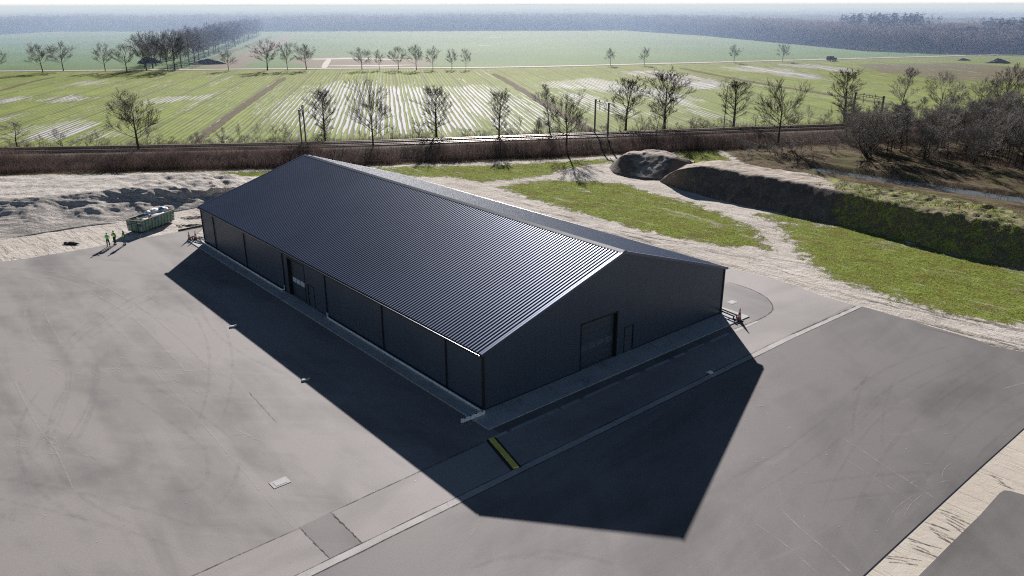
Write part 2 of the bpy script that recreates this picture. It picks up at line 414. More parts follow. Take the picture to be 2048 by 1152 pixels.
M['blade2'] = plain('bank_grass', (.40, .42, .13), .8, 0, .2, .75, 2.5)
M['reed'] = plain('reeds', (.40, .33, .24), .9, 0, .1, .35, 1.0)
def mk_conc(name, a=(.40, .405, .42), b=(.60, .60, .61), joint=2.0):
    n = NT(name); p = n.pos(-YAW); x = n.noise(p, .6, 6, .65, .5); f = n.noise(p, 9, 4, .7)
    c = n.ramp(n.ma('ADD', n.ma('MULTIPLY', x, .7), n.ma('MULTIPLY', f, .3)), .32, .68, a, b)
    st = n.noise(n.pos(-YAW + .5, (1, .2, 1)), 1.6, 5, .7, 1.0); c = n.mix(n.ma('MULTIPLY', n.sst(st, .56, .7), .45), c, (.16, .155, .15))
    return n.out(n.bsdf(c, .8, .3, 0, n.bump(f, .3, .02)))
M['conc'] = mk_conc('concrete'); M['gutter'] = mk_conc('gutter_concrete', (.36, .335, .33), (.58, .545, .53))
M['dust'] = None
def mk_dust(name, col, lo=.42, hi=.62, op=.6, sc=1.2):
    n = NT(name); p = n.pos(); a = n.noise(p, sc, 6, .75, .6); b = n.noise(p, 12, 3, .7)
    v = n.ma('MULTIPLY', n.sst(n.ma('ADD', n.ma('MULTIPLY', a, .7), n.ma('MULTIPLY', b, .3)), lo, hi), op)
    d = n.bsdf(col, .9, .2); t = n.n('ShaderNodeBsdfTransparent')
    m = n.n('ShaderNodeMixShader'); n.put(m.inputs[0], v); n.t.links.new(t.outputs[0], m.inputs[1]); n.t.links.new(d, m.inputs[2])
    return n.out(m.outputs[0])
M['dust'] = mk_dust('tyre_dust', (.60, .55, .51), .40, .62, .42)
M['rubber'] = mk_dust('tyre_rubber', (.07, .066, .062), .38, .64, .08)
M['seam'] = mk_dust('seam_tar', (.04, .04, .04), .34, .56, .7, 2.0)
M['rut'] = mk_dust('rut_shade', (.17, .145, .12), .36, .56, .8, 2.2)

def mk_roof(name, rough=.40, far_light=.2):
    n = NT(name); p = n.pos(obj=True); a = n.noise(p, .12, 4, .6, .5); f = n.noise(p, 2.0, 4, .6)
    c = n.ramp(a, .35, .65, (.115, .140, .215), (.14, .168, .255))
    return n.out(n.bsdf((.05, .085, .16), .55, .04, .0)) if far_light == 1 else n.out(n.bsdf(c, rough, .5, .75))  # far slope of the same steel: its light painted as a flat blue
M['roof'] = mk_roof('roof_steel'); M['roof2'] = mk_roof('roof_steel_far_light', .26, 1)
def mk_wall(name, ca, cb):
    n = NT(name); p = n.pos(obj=True); sx = n.n('ShaderNodeSeparateXYZ'); n.t.links.new(p, sx.inputs[0])
    a = n.noise(p, .25, 4); f = n.noise(n.pos(obj=True, scale=(1, 1, .2)), 1.6, 4, .6)
    c = n.ramp(n.ma('ADD', n.ma('MULTIPLY', a, .6), n.ma('MULTIPLY', f, .4)), .35, .65, ca, cb)
    s = n.ma('FRACT', n.ma('ADD', sx.outputs['X'], sx.outputs['Y']))
    j = n.ma('ABSOLUTE', n.ma('SUBTRACT', s, .5)); jj = n.sst(j, .482, .497)
    c = n.mix(n.ma('MULTIPLY', jj, .35), c, (.01, .01, .012))
    return n.out(n.bsdf(c, .42, .5, .0, n.bump(jj, -.4, .01)))
M['wall'] = mk_wall('wall_steel', (.058, .082, .118), (.070, .098, .140))
M['trim'] = plain('flashing', (.05, .056, .066), .3, .3, .5, .1)
M['trimlite'] = plain('ridge_flashing', (.30, .30, .31), .35, .5, .5, .1)
M['recess'] = plain('dark_reveal', (.012, .013, .015), .6)
M['door'] = plain('door_panel', (.080, .102, .130), .4, 0, .5, .08)
M['glasslit'] = plain('door_window', (.75, .85, .95), .3, .0, .8, .1); M['glassdim'] = plain('dim_door_window', (.13, .16, .20), .25, .0, .6, .3, 4)  # lit and dim copies of one glass, light put into the pane colour
M['galv'] = plain('galvanised_steel', (.42, .43, .44), .4, .6, .5, .15)
M['pvc'] = plain('white_pvc', (.92, .93, .95), .4, 0, .5, .08)
M['yellow'] = plain('ramp_yellow', (1.0, .78, .14), .5, 0, .5, .15)
M['black'] = plain('black_rubber', (.02, .02, .02), .7)
M['orange'] = plain('cone_orange', (.55, .10, .03), .5)
M['white'] = plain('white_band', (.75, .75, .74), .5)
M['gaunt'] = plain('barrier_board', (.06, .055, .06), .6)  # backlit shade of the boards put into a dark base colour
def mk_green():
    n = NT('container_green'); p = n.pos(obj=True); a = n.noise(p, 1.2, 5, .65, .5); f = n.noise(p, 9, 4, .7)
    c = n.ramp(a, .3, .7, (.13, .21, .17), (.20, .30, .245)); c = n.mix(n.sst(f, .62, .75), c, (.16, .10, .06))
    return n.out(n.bsdf(c, .6, .4, 0, n.bump(f, .2, .01)))
M['green'] = mk_green()
M['rim'] = plain('worn_rim', (.38, .34, .30), .6, .2, .4, .25, 5)
M['bluelogo'] = plain('blue_panel', (.03, .10, .42), .5)
M['bag'] = plain('white_bag', (.85, .85, .85), .7, 0, .3, .15, 2)
M['bluebag'] = plain('blue_sheeting', (.10, .25, .55), .5, 0, .4, .3, 3)
M['debris'] = plain('dark_debris', (.05, .045, .04), .8, 0, .3, .4, 5)
M['plank'] = plain('old_wood', (.22, .18, .14), .9, 0, .2, .3, 4)
M['steelgrey'] = plain('catenary_steel', (.17, .18, .19), .6, .2, .4, .2, 3)
M['rail'] = plain('rail_steel', (.20, .16, .13), .4, .5, .5, .2)
M['sleeper'] = plain('sleeper', (.16, .145, .13), .9)
def mk_ballast():
    n = NT('ballast'); p = n.pos(); a = n.noise(p, .3, 5, .6); f = n.noise(p, 9, 4, .8)
    c = n.ramp(f, .3, .7, (.10, .085, .07), (.30, .265, .23)); c = n.mix(n.sst(a, .4, .65), c, n.ramp(f, .3, .7, (.07, .05, .04), (.20, .15, .115)))
    return n.out(n.bsdf(c, .95, .1, 0, n.bump(f, .8, .08)))
M['ballast'] = mk_ballast()
n = NT('bank_earth'); p = n.pos(); f = n.noise(p, 1.5, 6, .7)
M['bank'] = n.out(n.bsdf(n.ramp(f, .3, .7, (.035, .026, .02), (.13, .10, .075)), .95, .1, 0, n.bump(f, .8, .3)))
n = NT('pale_road'); p = n.pos(); f = n.noise(p, .8, 5, .7)
M['lane'] = n.out(n.bsdf(n.ramp(f, .3, .7, (.34, .32, .29), (.52, .49, .45)), .85, .3))
n = NT('ditch_water'); p = n.pos(); f = n.noise(p, 1.2, 3)
M['water'] = n.out(n.bsdf((.20, .24, .29), .08, 1.0, 0, n.bump(f, .06, .03)))  # pale blue-grey base has the sky reflection painted in
n = NT('rough_verge'); p = n.pos(); f = n.noise(p, .9, 6, .75, .4)
M['verge'] = n.out(n.bsdf(n.ramp(f, .32, .68, (.055, .045, .028), (.22, .17, .10)), .95, .1, 0, n.bump(f, .9, .3)))
M['skin'] = plain('skin', (.50, .30, .21), .6, 0, .4, .05)
M['vest'] = plain('hi_vis_green', (.22, .85, .14), .6, 0, .4, .05)
M['vest2'] = plain('hi_vis_lime', (.42, .88, .10), .6, 0, .4, .05)
M['refl'] = plain('reflective_tape', (.75, .76, .74), .3, .2, .6, .05)
M['navy'] = plain('dark_cloth', (.016, .018, .024), .85)
M['jeans'] = plain('blue_denim', (.10, .15, .25), .85)
M['hairg'] = plain('grey_hair', (.26, .24, .23), .8); M['hairb'] = plain('brown_hair', (.13, .06, .035), .7); M['hairk'] = plain('dark_hair', (.035, .03, .03), .7)
M['boot'] = plain('boots', (.03, .026, .022), .7)
M['carblue'] = plain('car_paint', (.015, .025, .055), .25, .2, .6, .05); M['carwhite'] = plain('car_roof', (.55, .56, .56), .35)
M['carglass'] = plain('car_glass', (.02, .025, .03), .08, 0, .9, .05)

# ------------------------------------------------------------------ ground sheet
LOT_L = [(-300, 575), (0, 525), (100, 510), (185, 496), (250, 482), (310, 474), (375, 462), (410, 452)]
yard_poly = [(-95, 20), (-95, at(-300, 575)[1])] + pts([(-150, 550), (0, 525), (60, 517), (100, 510), (185, 496), (250, 482), (310, 473), (375, 461), (408, 455)]) \
    + [loc(-.4, 58.5), loc(5, 59), loc(29.5, 57), loc(31, 40), loc(32, 20)] + pts([(1455, 538), (1500, 548), (1545, 560), (1600, 578), (1660, 600), (1712, 612)])
corner = at(1715, 612)
lot_poly = [loc(-60, -7.5), loc(-17.4, -7.5), loc(28.6, -7.5), corner] + pts([(1740, 618), (1830, 645), (1950, 680), (1985, 694), (2048, 705), (2200, 735), (2420, 800), (2600, 900)]) \
    + pts([(2350, 580 + 100), (2048, 857), (1960, 936), (1880, 1010), (1800, 1084), (1727, 1152), (1600, 1275)]) + [(10, 12), (-40, 2)]
lot_poly = [loc(-60, -7.5), loc(-17.4, -7.5), loc(28.6, -7.5), corner] + pts([(1740, 618), (1830, 645), (1950, 680), (1985, 694), (2048, 705), (2200, 728), (2330, 752)]) \
    + pts([(2330, 615 + 150), (2180, 752 + 20), (2048, 857), (1960, 936), (1880, 1010), (1800, 1084), (1727, 1152), (1600, 1275)]) + [(8, 14), (-40, 2)]
yard_poly = yard_poly + [corner, loc(28.6, -7.5), loc(-17.4, -7.5), loc(-60, -7.5)]
G = [pts(l) for l in (
    [(1560, 447), (1650, 450), (1700, 452), (1773, 473), (1900, 507), (2048, 541), (2300, 600), (2500, 760), (2300, 710), (2048, 652), (1960, 640), (1900, 628), (1800, 600), (1740, 580), (1680, 560), (1630, 532), (1600, 500), (1575, 470)],
    [(990, 373), (1050, 366), (1100, 360), (1180, 362), (1250, 368), (1310, 388), (1400, 412), (1470, 440), (1515, 465), (1540, 500), (1500, 492), (1440, 492), (1400, 482), (1340, 472), (1290, 462), (1240, 448), (1190, 434), (1120, 414), (1050, 392)],
    [(440, 345), (800, 334), (1000, 330), (1140, 322), (1235, 317), (1215, 326), (1150, 334), (1110, 345), (1060, 356), (960, 364), (900, 353), (820, 352), (740, 350), (540, 352), (500, 360)],
    [(1350, 300), (1430, 300), (1470, 325), (1440, 330), (1390, 330), (1350, 318)],
    [(1500, 428), (1580, 430), (1650, 446), (1600, 450), (1540, 442)],
)]
EARTH = pts([(1440, 300), (1490, 330), (1560, 350), (1640, 372), (1740, 392), (1840, 412), (1930, 430), (2048, 452), (2400, 550), (2900, 560), (3400, 300), (2600, 225), (2048, 236), (1500, 262), (1300, 275), (900, 290), (0, 315), (-600, 330), (-600, 372), (0, 352), (450, 342), (800, 331), (1140, 318), (1300, 306)])
DITCH = [at(u, v, -.7) for u, v in ((1622, 339), (1680, 349), (1740, 357), (1800, 366), (1880, 379), (1960, 391), (2048, 404), (2200, 434), (2500, 496))]
def polydist(X, Y, line):
    d = np.full(X.shape, 1e9)
    for i in range(len(line) - 1):
        ax, ay = line[i][:2]; bx, by = line[i + 1][:2]; ex, ey = bx - ax, by - ay
        t = np.clip(((X - ax) * ex + (Y - ay) * ey) / (ex * ex + ey * ey), 0, 1)
        d = np.minimum(d, np.hypot(X - ax - ex * t, Y - ay - ey * t))
    return d
def geo(a, b, step, far):
    out = list(np.arange(a, b, step)); s = step
    x = out[-1]; up = []
    while x < far: s *= 1.35; x += s; up.append(x)
    s = step; x = out[0]; lo = []
    while x > -far: s *= 1.35; x -= s; lo.append(x)
    return np.array(lo[::-1] + out + up)
gx = geo(-112, 118, .55, 16000); gy = geo(18, 150, .55, 16000)
X, Y = np.meshgrid(gx, gy)
STRIP = pts([(1600, 1275), (1727, 1150), (1800, 1082), (1880, 1008), (1960, 934), (2048, 855), (2330, 640), (2600, 800), (2700, 1150), (2300, 1400)])
paved = np.maximum(np.maximum(sdist(X, Y, yard_poly), sdist(X, Y, lot_poly)), sdist(X, Y, STRIP))
grass = np.max([sdist(X, Y, p) for p in G], axis=0)
earth = sdist(X, Y, EARTH)
near = (X > -115) & (X < 120) & (Y > 18) & (Y < 152)
amp = np.clip((-paved - .4) / 2.0, 0, 1) * near
rx = X * math.cos(-TR) - Y * math.sin(-TR); ry = X * math.sin(-TR) + Y * math.cos(-TR)
Z = amp * ((fbm(X * .25, Y * .25, 3, 4) - .5) * .28 + (fbm(rx * .12, ry * 1.1, 9, 3) - .5) * .14 + (vnoise(X * 1.6, Y * 1.6, 5) - .5) * .07 * (grass > 0))
dd = polydist(X, Y, DITCH)
Z -= 1.25 * (1 - np.clip((dd - 1.2) / 2.4, 0, 1)) ** 1 * near * np.clip((X - 50) / 7, 0, 1)
# low ridges of the wooded ground beyond the ditch
nbk = np.clip(earth / 5, 0, 1) * (X > 40) * near * np.clip((dd - 5) / 4, 0, 1)
Z += nbk * (fbm(rx * .05, ry * .22, 21, 3)) * 1.1
Z = np.where(near, Z, 0)
ny_, nx_ = X.shape
V = np.stack([X, Y, Z], -1).reshape(-1, 3)
I = np.arange(ny_ * nx_).reshape(ny_, nx_)
Fq = np.stack([I[:-1, :-1], I[:-1, 1:], I[1:, 1:], I[1:, :-1]], -1).reshape(-1, 4)
gr = fast('ground', V, Fq, M['ground'], smooth=True); tag(gr, kind='structure')
attr(gr, 'grass', grass.ravel()); attr(gr, 'earth', earth.ravel())
def zat(x, y):
    i = int(np.clip(np.searchsorted(gx, x) - 1, 0, nx_ - 2)); j = int(np.clip(np.searchsorted(gy, y) - 1, 0, ny_ - 2))
    return float(Z[j, i])

# paved areas
sheet('asphalt_yard', yard_poly, .06, M['yard'], .16)
sheet('asphalt_lot', lot_poly, .06, M['lot'], .16)
ring = [loc(-60, -7.0), loc(-15.88, -7.0), loc(-15.93, -3.55), loc(-60, -3.55)]
sheet('access_road', ring, .064, M['road'])
rd = [loc(-13.93, -7.0), loc(28.6, -7.0), loc(40.0, -7.0)] + pts([(1700, 609), (1655, 597), (1598, 576), (1545, 558), (1500, 547), (1457, 538)]) + [loc(33.5, 14), loc(31.5, 6), loc(28.9, 0.5), loc(28.9, -1.6), loc(27.0, -3.2), loc(-13.95, -3.45)]
sheet('access_road', rd, .064, M['road'])
sheet('paved_island', pts([(1456, 566), (1478, 571), (1502, 581), (1520, 589), (1533, 598), (1542, 608), (1545, 616), (1541, 625), (1533, 632), (1518, 639), (1502, 645), (1467, 660)]) + [loc(28.6, -2.6), loc(28.6, 0), loc(28.9, 12)], .068, M['island'])
sheet('asphalt_band', [loc(-1.0, -3.1), loc(27.5, -3.1), loc(27.5, -2.3), loc(-1.0, -2.3)], .069, M['patch'])
sheet('asphalt_patch', [loc(-15.93, -3.5), loc(-15.88, -7.0), loc(-13.93, -7.0), loc(-13.95, -3.4)], .0655, M['patch'])
gut = [loc(-60, -7.5), loc(28.6, -7.55), (corner[0] + .3, corner[1] - .35), corner, loc(28.6, -7.02), loc(-60, -7.0)]
sheet('gutter', gut, .072, M['gutter'])
# worn kerb strip beside the band
mb = MB(); rng = random.Random(3)
x = -2.5
while x < 27:
    l = rng.uniform(1.2, 4.5); w = rng.uniform(.18, .42)
    mb.add([(*loc(x, -3.1 - w), .0725), (*loc(x + l, -3.1 - w), .0725), (*loc(x + l, -3.1), .0725), (*loc(x, -3.1), .0725)], [(0, 1, 2, 3)]); x += l + rng.uniform(0, .9)
tag(mb.build('kerb_edging', M['gutter']), kind='structure')
# sand strip and second slab in the right foreground
sheet('asphalt_slab', pts([(1838, 1152), (1900, 1090), (1960, 1031), (1998, 988), (2008, 982), (2020, 983), (2048, 991), (2300, 1060), (2300, 1280), (1740, 1250)]), .05, M['lot'], .12)
# apron
mb = MB(); mb.prism([loc(-1.35, -2.25), loc(0, -2.25), loc(0, 57.6), loc(-1.35, 57.6)], 0, .14)
k = -2.25
ap = [loc(0, -2.25), loc(29.9, -2.25), loc(29.9, 1.2), loc(28.4, 1.2), loc(28.4, -.02), loc(0, -.02)]
mb = MB()
for y0 in np.arange(-2.25, 57.5, 3.0):
    y1 = min(y0 + 2.985, 57.6)
    mb.prism([loc(-1.35, y0), loc(-.0, y0), loc(-.0, y1), loc(-1.35, y1)], 0, .14)
for x0 in np.arange(0.015, 29.8, 3.0):
    x1 = min(x0 + 2.985, 29.9)
    mb.prism([loc(x0, -2.25), loc(x1, -2.25), loc(x1, -.0), loc(x0, -.0)], 0, .139)
mb.prism([loc(28.55, .0), loc(29.9, .0), loc(29.9, 1.6), loc(28.55, 1.6)], 0, .138)
mb.prism([loc(0.0, 55.1), loc(2.4, 55.1), loc(2.4, 57.6), loc(0.0, 57.6)], 0, .138)
tag(mb.build('concrete_apron', M['conc']), kind='structure')

# marks on the asphalt
rng = random.Random(11)
def wob(line, a=.05): return [(x + rng.uniform(-a, a), y + rng.uniform(-a, a)) for x, y in line]
mb = MB()
for l, w in (([(95, 545), (121, 547), (192, 567), (274, 610), (340, 663), (384, 701), (440, 760)], .22),
             ([(80, 555), (104, 556), (154, 572), (219, 605), (274, 643), (340, 709), (372, 745)], .22),
             ([(302, 734), (348, 785), (395, 838), (420, 868), (455, 908), (494, 953), (540, 1005), (587, 1055)], .07),
             ([(85, 560), (52, 610), (58, 660), (80, 695)], .18), ([(90, 575), (88, 620), (108, 665), (125, 695)], .18),
             ([(20, 745), (75, 850), (110, 900), (150, 985)], .10),
             ([(200, 625), (225, 650), (255, 680)], .12), ([(210, 640), (240, 668)], .10),
             ([(1685, 878), (1722, 902), (1770, 935), (1872, 1000)], .09), ([(1690, 920), (1745, 955), (1790, 985), (1850, 1018)], .09),
             ([(1560, 1020), (1600, 1060), (1660, 1110), (1705, 1152)], .12), ([(1510, 1050), (1570, 1092), (1640, 1152)], .09),
             ([(1905, 926), (1888, 938), (1884, 955)], .05), ([(1828, 990), (1790, 1020), (1770, 1055)], .05), ([(1842, 992), (1822, 1010), (1808, 1032)], .05),
             ([(960, 1040), (945, 1070), (900, 1118)], .12), ([(2004, 780), (2048, 768), (2100, 752)], .12)):
    ribbon(mb, smoothline(wob(pts(l)), 8), w, .0752, rng, .35)
for i in range(46):       # scuffs
    cx, cy = rng.choice([(85, 730), (310, 740), (330, 745), (370, 755), (385, 780), (250, 725), (180, 750), (60, 880), (130, 900), (470, 870)])
    u = cx + rng.uniform(-45, 45); v = cy + rng.uniform(-14, 14); a = rng.uniform(-.1, .7); l = rng.uniform(10, 34)
    ribbon(mb, wob(pts([(u, v), (u + l * .5 * math.cos(a), v + l * .5 * math.sin(a)), (u + l * math.cos(a), v + l * math.sin(a))]), .1), rng.uniform(.10, .30), .0754 + i * 1e-5, rng, .4)
for i in range(16):
    u = rng.uniform(1420, 1980); v = rng.uniform(720, 1000); 
    if v - 700 > (2048 - u) * .9 + 150: continue
    a = rng.uniform(-.5, .3); l = rng.uniform(8, 26)
    ribbon(mb, wob(pts([(u, v), (u + l * .5 * math.cos(a), v + l * .5 * math.sin(a)), (u + l * math.cos(a), v + l * math.sin(a))]), .08), rng.uniform(.08, .22), .0758 + i * 1e-5, rng, .4)
tag(mb.build('tyre_dust_marks', M['dust']), kind='structure')
mb = MB()
for l, w in (([(408, 890), (418, 925), (412, 955), (395, 978), (350, 985)], .3), ([(478, 925), (472, 960), (450, 995), (428, 1014)], .3),
             ([(1040, 1120), (1090, 1105), (1160, 1112), (1230, 1130)], .3), ([(940, 1140), (1000, 1118), (1060, 1113), (1130, 1120)], .3)):
    ribbon(mb, smoothline(wob(pts(l)), 8), w, .0762, rng, .2)
k = 0
for zone, cnt_, (ua, ub, va, vb), pl in (('y', 13, (0, 640, 560, 1100), yard_poly), ('l', 9, (1100, 1900, 720, 1120), lot_poly)):
    for i in range(cnt_):
        x, y = at(rng.uniform(ua, ub), rng.uniform(va, vb)); a = (YAW + math.pi / 2 if zone == 'y' else YAW) + rng.gauss(0, .35); cur = rng.choice((-1, 1)) / rng.uniform(14, 70); L_ = rng.uniform(10, 30); line = []
        for j in range(26):
            line.append((x, y)); x += math.cos(a) * L_ / 25; y += math.sin(a) * L_ / 25; a += cur * L_ / 25
        for o_ in (-.95, .95):
            l2 = [(q[0] - math.sin(YAW) * 0 + o_ * math.cos(a + 1.57), q[1] + o_ * math.sin(a + 1.57)) for q in line]
            d_ = sdist(np.array([q[0] for q in l2]), np.array([q[1] for q in l2]), pl); l2 = [q for q, e_ in zip(l2, d_) if e_ > .5]
            if len(l2) > 6: ribbon(mb, l2, rng.uniform(.18, .34), .0766 + k * 8e-6, rng, .15); k += 1
tag(mb.build('tyre_rubber_marks', M['rubber']), kind='structure')
mb = MB()
def seam(a, b, w=.05, n=24, z=.0772): ribbon(mb, wob([(a[0] + (b[0] - a[0]) * i / n, a[1] + (b[1] - a[1]) * i / n) for i in range(n + 1)], .025), w, z, rng, .5)
seam(loc(-60, -3.5), loc(-15.9, -3.55), .07); seam(loc(-13.95, -3.42), loc(-1.8, -3.2), .06); seam(loc(-15.93, -3.5), loc(-15.88, -6.98), .06); seam(loc(-13.95, -3.4), loc(-13.93, -6.98), .08)
seam(loc(-60, -6.97), loc(28.6, -6.98), .07, 60); seam(loc(28.6, -6.98), corner, .14)
seam(loc(-60, -7.53), loc(28.6, -7.57), .06, 60); seam(loc(28.6, -7.57), (corner[0] + .3, corner[1] - .4), .04)
isl = pts([(1456, 565), (1502, 580), (1533, 597), (1545, 614), (1541, 626), (1518, 640), (1467, 660)])
ribbon(mb, smoothline(isl, 6), .12, .0774, rng, .3)
seam(at(496, 783), at(556, 850), .03)
tag(mb.build('asphalt_seams', M['seam']), kind='structure')
mb = MB()
for k in range(110):      # pale specks
    u = rng.uniform(1430, 2040); v = rng.gauss(900, 90)
    if v > 1150 or v < 700 or sdist(*[np.array([q]) for q in at(u, v)], lot_poly)[0] < .3: continue
    p = at(u, v); s = rng.uniform(.012, .035)
    mb.box((p[0], p[1], .06 + s * .25), (s * rng.uniform(1, 2), s, s * .5), rng.uniform(0, 3))
for k in range(40):
    u = rng.uniform(50, 900); v = rng.uniform(600, 1140); p = at(u, v)
    if sdist(np.array([p[0]]), np.array([p[1]]), yard_poly)[0] < .3: continue
    s = rng.uniform(.02, .04); mb.box((p[0], p[1], .06 + s * .25), (s, s, s * .5), rng.uniform(0, 3))
o = mb.build('stone_crumbs', M['white']); tag(o, 'pale crumbs of stone and litter scattered over the asphalt', 'gravel', kind='stuff')
# drag marks in the foreground sand strip
mb = MB()
for (u, v, n_, l, dv) in ((1985, 950, 4, 40, 18), (1885, 1025, 5, 62, 26), (1860, 1050, 6, 62, 26), (1820, 1080, 4, 70, 22), (1775, 1116, 3, 80, 10)):
    for k in range(n_):
        a = (u - 10 + k * 5 + rng.uniform(-3, 3), v - 4 + k * 6 + rng.uniform(-3, 3)); b = (a[0] + l * rng.uniform(.6, 1), a[1] + dv * rng.uniform(.6, 1.1))
        A, B_ = at(*a), at(*b); m_ = ((A[0] + B_[0]) / 2 + rng.uniform(-.05, .05), (A[1] + B_[1]) / 2 + .04)
        ribbon(mb, smoothline([A, m_, B_], 5), rng.uniform(.05, .12), .03, rng, .5)
# ruts need a smooth bed: a thin smooth sand sheet below them
sheet('sand_strip', pts([(1600, 1275), (1727, 1150), (1800, 1082), (1880, 1008), (1960, 934), (2048, 855), (2330, 640), (2600, 800), (2700, 1150), (2300, 1400)]), .02, M['strip'])
tag(mb.build('sand_ruts', M['rut']), kind='structure')
# ruts across the sandy track
mb = MB()
for i in range(70):
    t = rng.random(); off = rng.uniform(-4.2, 4.5)
    bx_, by_ = -26 + 74 * t, 128.5 - 72 * t
    nx1, ny1 = math.sin(-TR), math.cos(-TR)
    sxp, syp = bx_ + nx1 * off, by_ + ny1 * off
    l = rng.uniform(3, 14); a = TR + rng.uniform(-.12, .12); line = []
    for j in range(9):
        s = l * j / 8; line.append((sxp + math.cos(a) * s + rng.uniform(-.05, .05), syp + math.sin(a) * s + rng.uniform(-.06, .06))); a += rng.uniform(-.03, .03)
    if min(sdist(np.array([q[0] for q in line]), np.array([q[1] for q in line]), yard_poly)) > -1e3 and max(sdist(np.array([q[0] for q in line]), np.array([q[1] for q in line]), yard_poly)) > -.6: continue
    gmx = max(max(sdist(np.array([q[0] for q in line]), np.array([q[1] for q in line]), p)) for p in G)
    if gmx > .5: continue
    n0 = len(mb.v); ribbon(mb, line, rng.uniform(.10, .28), 0, rng, .5)
    for q in range(n0, len(mb.v)): mb.v[q] = (mb.v[q][0], mb.v[q][1], zat(mb.v[q][0], mb.v[q][1]) + .035 + .0004 * i)
tag(mb.build('track_ruts', M['rut']), kind='structure')

# manhole covers and small things
def manhole(u, v, label, s=.75):
    p = at(u, v); r = empty('manhole_cover', (p[0], p[1], .06), YAW); tag(r, label, 'manhole cover')
    mb = MB().box((0, 0, .012), (s * 1.1, s * .8, .024)); mb.build('frame', M['gutter'], r, bevel=.01)
    mb = MB().box((0, 0, .03), (s * .7, s * .5, .012)); mb.build('lid', M['conc'], r)
manhole(560, 967, 'pale square manhole cover set alone in the grey yard left of the shadow', 1.0)
manhole(1464, 606, 'pale manhole cover in the rounded island beside the warehouse', .9)

# ------------------------------------------------------------------ heaps and mounds
def loft(name, lines, mat, subd=40, rows=10, amp=.3, freq=.35, seed=1, ridge=None, smooth=True, matfn=None):
    """lines: list of polylines [(x,y,z)...] front foot -> back foot, same count"""
    rs = []
    for l in lines:
        s = smoothline(l, 8); t = np.linspace(0, len(s) - 1, subd); s = np.array(s)
        i = np.minimum(t.astype(int), len(s) - 2); f = (t - i)[:, None]; rs.append(s[i] * (1 - f) + s[i + 1] * f)
    P = []
    for k in range(len(rs) - 1):
        m = rows if k < len(rs) - 2 else rows + 1
        for j in range(m):
            t = j / rows; P.append((rs[k] * (1 - t) + rs[k + 1] * t, k, t))
    A = np.array([p[0] for p in P])
    n = (fbm(A[..., 0] * freq, A[..., 1] * freq, seed, 5) - .5) * 2
    n2 = (fbm(A[..., 0] * freq * 4, A[..., 1] * freq * 4, seed + 7, 3) - .5) * 2
    h = np.clip(A[..., 2] / 1.2, 0, 1)
    # round the crest a little
    B = A.copy()
    for _ in range(2):
        B[1:-1] = (B[:-2] + 2 * B[1:-1] + B[2:]) / 4
    B[..., 2] += (n * amp + n2 * amp * .3) * h
    B[0, :, 2] = -.3; B[-1, :, 2] = -.5; B[:, 0, 2] = np.minimum(B[:, 0, 2], .0) - .2; B[:, -1, 2] = B[:, -1, 2]
    if ridge: ridge(B)
    m_, k_ = B.shape[:2]; I = np.arange(m_ * k_).reshape(m_, k_)
    Fq = np.stack([I[:-1, :-1], I[:-1, 1:], I[1:, 1:], I[1:, :-1]], -1).reshape(-1, 4)
    mi = None
    if matfn is not None:
        mi = matfn(B)
    o = fast(name, B.reshape(-1, 3), Fq, mat, smooth=smooth, mi=mi)
    bm = bmesh.new(); bm.from_mesh(o.data); bmesh.ops.recalc_face_normals(bm, faces=bm.faces)
    if sum(f.normal.z for f in bm.faces) < 0: bmesh.ops.reverse_faces(bm, faces=bm.faces)
    bm.to_mesh(o.data); bm.free(); return o, B
def P3(l, z): return [(*at(u, v, zz), zz) for (u, v), zz in zip(l, z if isinstance(z, (list, tuple)) else [z] * len(l))]
# long bank: bare soil part
ff = P3([(1318, 364), (1350, 374), (1405, 392), (1493, 413), (1561, 427), (1650, 446), (1773, 473), (1900, 507), (2048, 541), (2300, 605), (2600, 690)], 0)
cf = P3([(1330, 350), (1358, 338), (1409, 332), (1477, 344), (1553, 357), (1646, 374), (1755, 399), (1890, 426), (2048, 452), (2300, 500), (2600, 570)], [1.2, 3.0] + [3.6] * 9)
cb = P3([(1345, 344), (1395, 324), (1451, 322), (1561, 338), (1646, 353), (1731, 370), (1830, 383), (1925, 400), (2048, 424), (2300, 470), (2600, 530)], [1.4, 3.2, 3.6] + [3.5] * 8)
fb = [(x + 2.6, y + 3.6, 0) for x, y, z in cb]
GRS = pts([(1836, 380), (1790, 384), (1745, 396), (1705, 412), (1690, 440), (1672, 452)], 0)
def bankshape(B):
    x, y = B[..., 0], B[..., 1]; h = np.clip(B[..., 2] / 1.2, 0, 1); t = np.clip((x - 44) / 8, 0, 1)
    B[..., 2] += h * ((fbm(x * 1.5, y * 1.5, 19, 3) - .5) * (.12 + .38 * t) + (fbm(x * .35, y * .35, 29, 3) - .5) * .5)
bank, bank_B = loft('earth_bank', [ff, cf, cb, fb], None, 330, 20, .10, .35, 3, bankshape)
def turfmask(x, y):
    # grass has taken the bank from a slanting line onward
    return (x - (43.6 + (y - 99) * .18)) / 1.0
attr(bank, 'turf', turfmask(np.array([v.co.x for v in bank.data.vertices]), np.array([v.co.y for v in bank.data.vertices])))
bank.data.materials.clear(); bank.data.materials.append(M['bankmix'])
tag(bank, 'long straight earth bank, bare dark soil at first, then overgrown with rough grass', 'earth bank')
TB = bank_B
ff = P3([(1218, 335), (1228, 347), (1262, 357), (1300, 362), (1335, 361), (1372, 352)], 0)
cf = P3([(1226, 326), (1244, 312), (1275, 306), (1312, 308), (1345, 318), (1380, 328)], [.85, 2.55, 3.1, 3.1, 2.6, 1.0])
cb = P3([(1232, 322), (1256, 304), (1284, 299), (1318, 300), (1350, 308), (1388, 323)], [1.0, 2.8, 3.2, 3.2, 2.7, 1.0])
